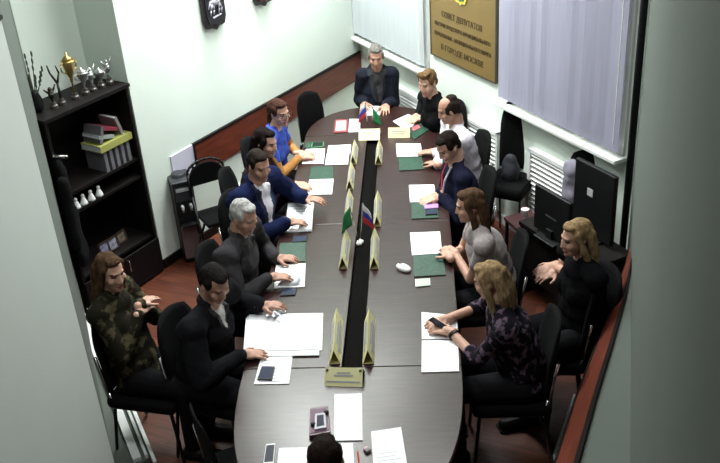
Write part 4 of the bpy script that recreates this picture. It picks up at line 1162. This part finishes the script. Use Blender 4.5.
# trophies on top
GTt = 'trophies on the black bookcase'
def trophy(px, py, h, kind, label, m):
    x, z = bl(px, py, .12); x = max(x, -BW + .03)
    t = thing('trophy', label, 'trophy', bc_world(x, .12, BH + .0255), BRZ, GTt)
    mb = MB(); mb.lathe([(.030, 0), (.030, .02), (.022, .028), (.018, .045)], n=12); mb.build('base', mat('trophy_base', (.06, .05, .045), .3), t, smooth=False)
    mb = MB()
    if kind == 'cup':
        mb.lathe([(.008, .045), (.006, h * .35), (.013, h * .40), (.010, h * .45), (.030, h * .58), (.044, h * .78), (.046, h * .84), (.040, h * .84)])
        mb.build('cup', m, t, smooth=True)
        for s in (-1, 1):
            mb = MB(); mb.tube([(s * .030, 0, h * .58), (s * .066, 0, h * .64), (s * .072, 0, h * .78), (s * .045, 0, h * .82)], .005); mb.build('handle', m, t, smooth=True)
        mb = MB(); mb.lathe([(.040, h * .84), (.030, h * .90), (.008, h * .94), (.008, h)], n=12); mb.build('lid', m, t, smooth=True)
    elif kind == 'figure':
        mb.cap((0, 0, .045), (0, 0, h * .5), .010, .012); mb.cap((0, 0, h * .5), (0, 0, h * .72), .018, .022); mb.sphere((0, 0, h * .84), (.016, .016, .02))
        mb.cap((.018, 0, h * .72), (.05, 0, h * .97), .008, .006); mb.cap((-.018, 0, h * .72), (-.05, 0, h * .92), .008, .006); mb.build('figure', m, t, smooth=True)
    elif kind == 'fork':
        mb.cap((0, 0, .04), (.0, 0, h * .52), .011, .009); mb.cap((0, 0, h * .52), (-.045, .0, h * .82), .009, .007); mb.cap((-.045, 0, h * .82), (-.055, 0, h), .007, .005)
        mb.cap((0, 0, h * .52), (.03, 0, h * .75), .009, .006); mb.cap((.03, 0, h * .75), (.015, 0, h * .93), .007, .004); mb.build('branches', m, t, smooth=True)
    return t
dkb = mat('dark_bronze_trophy', (.05, .045, .035), .35, .7)
trophy(112, 92, .20, 'figure', 'small silver figure trophy nearest the pillar, rightmost on the bookcase', M_silver)
trophy(104, 97, .15, 'cup', 'small squat silver cup, second trophy from the pillar', M_silver)
trophy(96, 102, .19, 'figure', 'silver and gold figure trophy left of the small squat cup', M_silver)
trophy(89, 107, .20, 'cup', 'silver two-handled cup in the middle of the bookcase top', M_silver)
trophy(79, 113, .34, 'cup', 'tallest gold two-handled cup on the bookcase', M_gold)
trophy(66, 120, .30, 'fork', 'dark branching trophy left of the tall gold cup', dkb)
trophy(58, 124, .16, 'figure', 'small dark figure trophy beside the vase of dry stems', dkb)
# vase with dried stems at the left end
x, z = bl(50, 128, .16); x = -BW + .11
vs = thing('vase', 'dark vase of dry stems at the left end of the bookcase top', 'vase', bc_world(x, .17, BH + .0255), BRZ)
mb = MB(); mb.lathe([(.025, 0), (.040, .03), (.045, .08), (.028, .13), (.03, .15)]); mb.build('pot', M_blackp, vs, smooth=True)
for k in range(14):
    a = random.uniform(0, 2 * PI); r = random.uniform(.03, .09); h = random.uniform(.22, .40)
    mb = MB(); p1 = V((math.cos(a) * r * .5, math.sin(a) * r * .5, h * .6)); p2 = V((math.cos(a) * r, math.sin(a) * r, h)); mb.tube([(0, 0, .1), p1, p2], .003, 6)
    for j in range(3): mb.sphere(p1.lerp(p2, .4 + .3 * j), (.007, .007, .022), u=8, v=6)
    mb.build('stem', mat('dry_stem', (.06, .065, .04), .8), vs)
# black coat hanging beside the bookcase
cp = on_wall(66, 190, LEFT_FAR, eF)
cq = LEFT_FAR + eF * .52 + nF * .07
ct = thing('hanging_coat', 'black coat hanging on the near left wall beside the bookcase', 'coat', (cq.x, cq.y, .50), math.atan2(eF.y, eF.x))
mb = MB(); mb.sphere((0, 0, .30), (.14, .055, .32)); mb.sphere((0, 0, .62), (.11, .05, .22)); mb.sphere((.02, 0, .12), (.16, .06, .14))
mb.remesh('coat_body', M_black, ct, .012, 3, jitter=.015, jscale=8)
for s in (-1, 1):
    mb = MB(); mb.cap((s * .11, 0, .70), (s * .16, -.01, .22), .045, .04); mb.remesh('sleeve', M_black, ct, .012, 2, jitter=.01, jscale=8)
mb = MB(); mb.cap((0, .062, .84), (0, -.02, .86), .012); mb.build('hook', M_chrome, ct, smooth=True)

# ---------------------------------------------------------------- water cooler and folding chair by the pale wall
f0 = at(196, 262, 0)
WRZ = BRZ - math.radians(36)
WC_LOC = f0 + V((-math.sin(WRZ), math.cos(WRZ), 0)) * .12
wc = thing('water_cooler', 'dark free-standing water cooler with a brown lower door beside the niche', 'water cooler', WC_LOC, WRZ)
WH = on_wall(180, 186, f0, eL)[1]
W2 = .084
mb = MB(); mb.box((0, 0, WH / 2 + .01), (W2 * 2, .24, WH - .02)); mb.build('cabinet', M_blackp, wc, bevel=.015)
mb = MB(); mb.box((0, 0, WH + .012), (W2 * 2 + .01, .25, .024)); mb.cone((0, .02, WH + .02), (0, .02, WH + .05), .07, .055, 20); mb.build('top_cover', mat('cooler_dark_grey', (.02, .021, .025), .4), wc, bevel=.006)
mb = MB(); mb.box((0, -.123, WH - .085), (W2 * 1.75, .008, .13)); cpn = mb.build('control_panel', mat('cooler_panel', (.035, .037, .043), .35), wc, bevel=.004)
mb = MB(); mb.box((0, -.129, WH - .045), (W2 * 1.5, .006, .028)); mb.build('display_strip', mat('cooler_strip', (.42, .45, .46), .4), cpn)
mb = MB(); mb.box((0, -.118, WH - .25), (W2 * 1.6, .012, .16)); mb.build('dispensing_recess', mat('cooler_recess', (.004, .004, .005), .6), wc)
for s in (-1, 1):
    mb = MB(); mb.cap((s * .034, -.12, WH - .185), (s * .034, -.155, WH - .185), .013); mb.cap((s * .034, -.155, WH - .185), (s * .034, -.158, WH - .22), .012, .009); mb.build('tap', mat('tap_grey', (.45, .46, .47), .35), wc, smooth=True)
mb = MB(); mb.box((0, -.155, WH - .345), (W2 * 1.6, .08, .014)); mb.build('drip_tray', M_blackp, wc)
mb = MB(); mb.box((0, -.124, (WH - .36) / 2 + .02), (W2 * 1.8, .010, WH - .42)); dr_ = mb.build('lower_door', mat('cooler_brown_door', (.17, .115, .12), .35), wc, bevel=.004)
mb = MB(); mb.cap((W2 * .75, -.136, WH * .38), (W2 * .75, -.136, WH * .50), .006); mb.build('handle', M_blackp, dr_)
# folding chair
fq = at(216, 214, .445); FC = V((fq.x, fq.y, 0))
fc = thing('folding_chair', 'black folding chair with a padded back between the water cooler and the navy suit', 'chair', FC, BRZ - .5)
mb = MB(); pts = []
for k in range(13):
    a = PI * k / 12; pts.append((.155 * math.cos(a), .10, .80 + .10 * math.sin(a)))
pts = [(.165, -.16, .02)] + [(.155, .06, .62)] + pts + [(-.155, .06, .62), (-.165, -.16, .02)]
mb.tube(pts, .011); mb.build('frame', M_blackm, fc, smooth=True)
mb = MB(); mb.tube([(.14, .24, .02), (.14, -.10, .44), (-.14, -.10, .44), (-.14, .24, .02)], .010); mb.build('rear_frame', M_blackm, fc, smooth=True)
mb = MB(); mb.slab([(.145 * math.cos(PI * k / 10), .77 + .115 * math.sin(PI * k / 10)) for k in range(11)] + [(-.145, .70), (.145, .70)], .072, .10); mb.build('backrest', M_black, fc, bevel=.008)
mb = MB(); mb.box((0, -.03, .445), (.28, .30, .035)); mb.build('seat', M_black, fc, bevel=.014)

# ---------------------------------------------------------------- right side: desk, monitors, jacket, bag
def monitor(px, W_, H_, ztop, face, label, mark):
    q = at(*px, ztop)
    m = thing('computer_monitor', label, 'monitor', (q.x, q.y, DZ), math.radians(face) - PI / 2, 'monitors seen from behind')
    zb = ztop - DZ - H_
    mb = MB(); mb.box((0, 0, zb + H_ / 2), (W_, .035, H_)); mb.build('housing', M_blackp, m, bevel=.008)
    mb = MB(); mb.box((0, .019, zb + H_ / 2), (W_ - .03, .003, H_ - .03)); mb.build('screen', mat('dark_screen', (.004, .004, .006), .2), m)
    mb = MB(); mb.box((0, -.02, zb * .5 + .03), (.06, .03, zb + .06)); mb.build('stand', M_blackp, m)
    mb = MB(); mb.box((0, 0, .007), (.22, .16, .014)); mb.build('foot', M_blackp, m, bevel=.004)
    mb = MB()
    if mark == 'sticker':
        mb.box((-.03, -.019, zb + H_ * .62), (.055, .003, .055)); mb.build('sticker', mat('sticker_white', (.5, .5, .5), .6), m)
    else:
        for k in range(6): mb.box((-.05 + k * .02, -.0185, zb + H_ * .45), (.013, .002, .012))
        mb.build('maker_mark', mat('mark_grey', (.09, .09, .10), .4), m)
    return m
DZ = .62
dk = at(582, 238, DZ)
desk = thing('desk', 'black desk carrying two monitors in the right corner', 'desk', (dk.x - .05, dk.y + .03, 0), math.radians(205) - PI / 2)
mb = MB(); mb.box((0, 0, DZ - .0155), (.80, .36, .03)); mb.build('desktop', M_blackwood, desk)
for s in (-1, 1):
    mb = MB(); mb.box((s * .38, 0, (DZ - .031) / 2), (.03, .34, DZ - .031)); mb.build('leg', M_blackwood, desk)
mb = MB(); mb.box((0, .14, .38), (.72, .02, .40)); mb.build('modesty_panel', M_blackwood, desk)

monitor((554, 193), .38, .34, .98, 25.5, 'left of the two black monitors, its back to the table with a faint mark', 'mark')
monitor((597, 167), .40, .52, 1.16, 25.5, 'right of the two black monitors, with a small white sticker on its back', 'sticker')
# grey jacket on the back of the corner chair
q = at(573, 176, .90)
jk = thing('jacket', 'lilac-grey jacket hanging over the back of the corner chair beside the radiator', 'jacket', (q.x, q.y, .55), math.radians(222) - PI / 2)
mb = MB(); mb.sphere((0, 0, .20), (.085, .06, .25)); mb.sphere((0, 0, .40), (.08, .055, .08)); mb.remesh('jacket_body', mat('lilac_grey_cloth', (.24, .22, .28), .85, var=.3, scale=14), jk, .010, 2, jitter=.016, jscale=10)
mb = MB(); mb.cap((-.075, -.01, .40), (-.10, -.02, .05), .035, .028); mb.remesh('sleeve', MATS['lilac_grey_cloth'], jk, .010, 2, jitter=.008, jscale=10)
# bag on the empty chair by the window wall
q = at(508, 186, .62)
bg = thing('bag', 'dark bag with a pale rim on the empty chair by the window wall', 'bag', (BAGCH.location.x, BAGCH.location.y, .55), math.radians(222) - PI / 2)
mb = MB(); mb.sphere((0, .0, .11), (.085, .07, .12)); mb.sphere((0, 0, .19), (.06, .05, .07)); mb.remesh('bag_body', mat('dark_slate_cloth', (.018, .020, .028), .8), bg, .010, 2, jitter=.012, jscale=12)
mb = MB()
for k in range(12):
    a0, a1 = -.3 + 3.6 * k / 12, -.3 + 3.6 * (k + 1) / 12
    mb.cap((.085 * math.cos(a0), .075 * math.sin(a0), .02), (.085 * math.cos(a1), .075 * math.sin(a1), .02), .016, n=8)
mb.build('rim', mat('pale_fur_trim', (.30, .30, .33), .9), bg, smooth=True)
# crumpled paper cup and a white mask on the desk
q = at(525, 214, .50)
cu = thing('cup', 'white paper cup on the small table left of the monitors', 'cup', (q.x, q.y, .4505))
mb = MB(); mb.lathe([(.022, 0), (.030, .085), (.031, .088), (.026, .086), (.02, .01)]); mb.build('wall', M_white, cu, smooth=True)
mb = MB(); mb.lathe([(.032, .086), (.032, .092), (.004, .094)]); mb.build('lid', mat('lid_pinkish', (.75, .6, .62), .5), cu)
st = thing('side_table', 'small dark red table under the white cup', 'side table', (q.x, q.y, 0), .3)
mb = MB(); mb.box((0, 0, .435), (.24, .24, .03)); mb.build('table_top', mat('dark_red_wood', (.05, .012, .014), .5), st, bevel=.004)
for sx in (-1, 1):
    for sy in (-1, 1):
        mb = MB(); mb.box((sx * .10, sy * .10, .21), (.02, .02, .42)); mb.build('leg', M_blackwood, st)
q = at(606, 232, DZ + .02)
mk = MB(); mk.sphere((0, 0, .02), (.055, .04, .02)); mk.sphere((.03, .02, .03), (.03, .03, .02)); o = mk.remesh('paper_bundle', M_papert, None, .008, 1, jitter=.012, jscale=30)
o.location = (q.x, q.y, DZ + .001); tag(o, 'small crumpled pale paper on the desk right of the blonde woman', 'paper')

# curled sheets held above the table
def held(px, zs, label):
    """sheet whose lower edge rests on the papers and whose upper edge is lifted: px = lower-left, lower-right, upper-right, upper-left"""
    pts = [at(x, y, z) for (x, y), z in zip(px, zs)]; c = sum(pts, V((0, 0, 0))) / 4
    mb = MB(); bm = mb.bm; nu, nv = 6, 8; g = []
    for i in range(nu + 1):
        row = []
        for j in range(nv + 1):
            u, v = i / nu, j / nv
            p = (pts[0] * (1 - u) + pts[1] * u) * (1 - v) + (pts[3] * (1 - u) + pts[2] * u) * v - c
            p.z += .02 * math.sin(v * PI) * (.3 + .7 * u); row.append(bm.verts.new(p))
        g.append(row)
    for i in range(nu):
        for j in range(nv): bm.faces.new((g[i][j], g[i + 1][j], g[i + 1][j + 1], g[i][j + 1]))
    o = mb.build('paper_sheet', M_paper, None, smooth=True); o.location = c
    s = o.modifiers.new('t', 'SOLIDIFY'); s.thickness = .002
    tag(o, label, 'paper', GP)
held([(297, 232), (312, 231), (314, 203), (306, 209)], (TZ + .012, TZ + .012, .86, .84), 'curled sheet lifted by the man in the navy suit')
held([(277, 286), (298, 285), (305, 263), (293, 267)], (TZ + .012, TZ + .012, .84, .82), 'curled sheet lifted by the man in charcoal grey')
# phone in the hands of the floral woman
q = at(438, 322, .82)
ph = thing('mobile_phone', 'dark phone in the hands of the blonde woman in the floral blouse', 'phone', (q.x, q.y, .805), 1.0, 'mobile phones on the table'); ph.rotation_euler = (.35, .25, 1.0)
mb = MB(); mb.box((0, 0, .004), (.055, .11, .008)); mb.build('case', M_blackp, ph, bevel=.003)
mb = MB(); mb.box((0, 0, .0085), (.05, .10, .001)); mb.build('screen', mat('screen_dark', (.01, .012, .02), .1), ph)
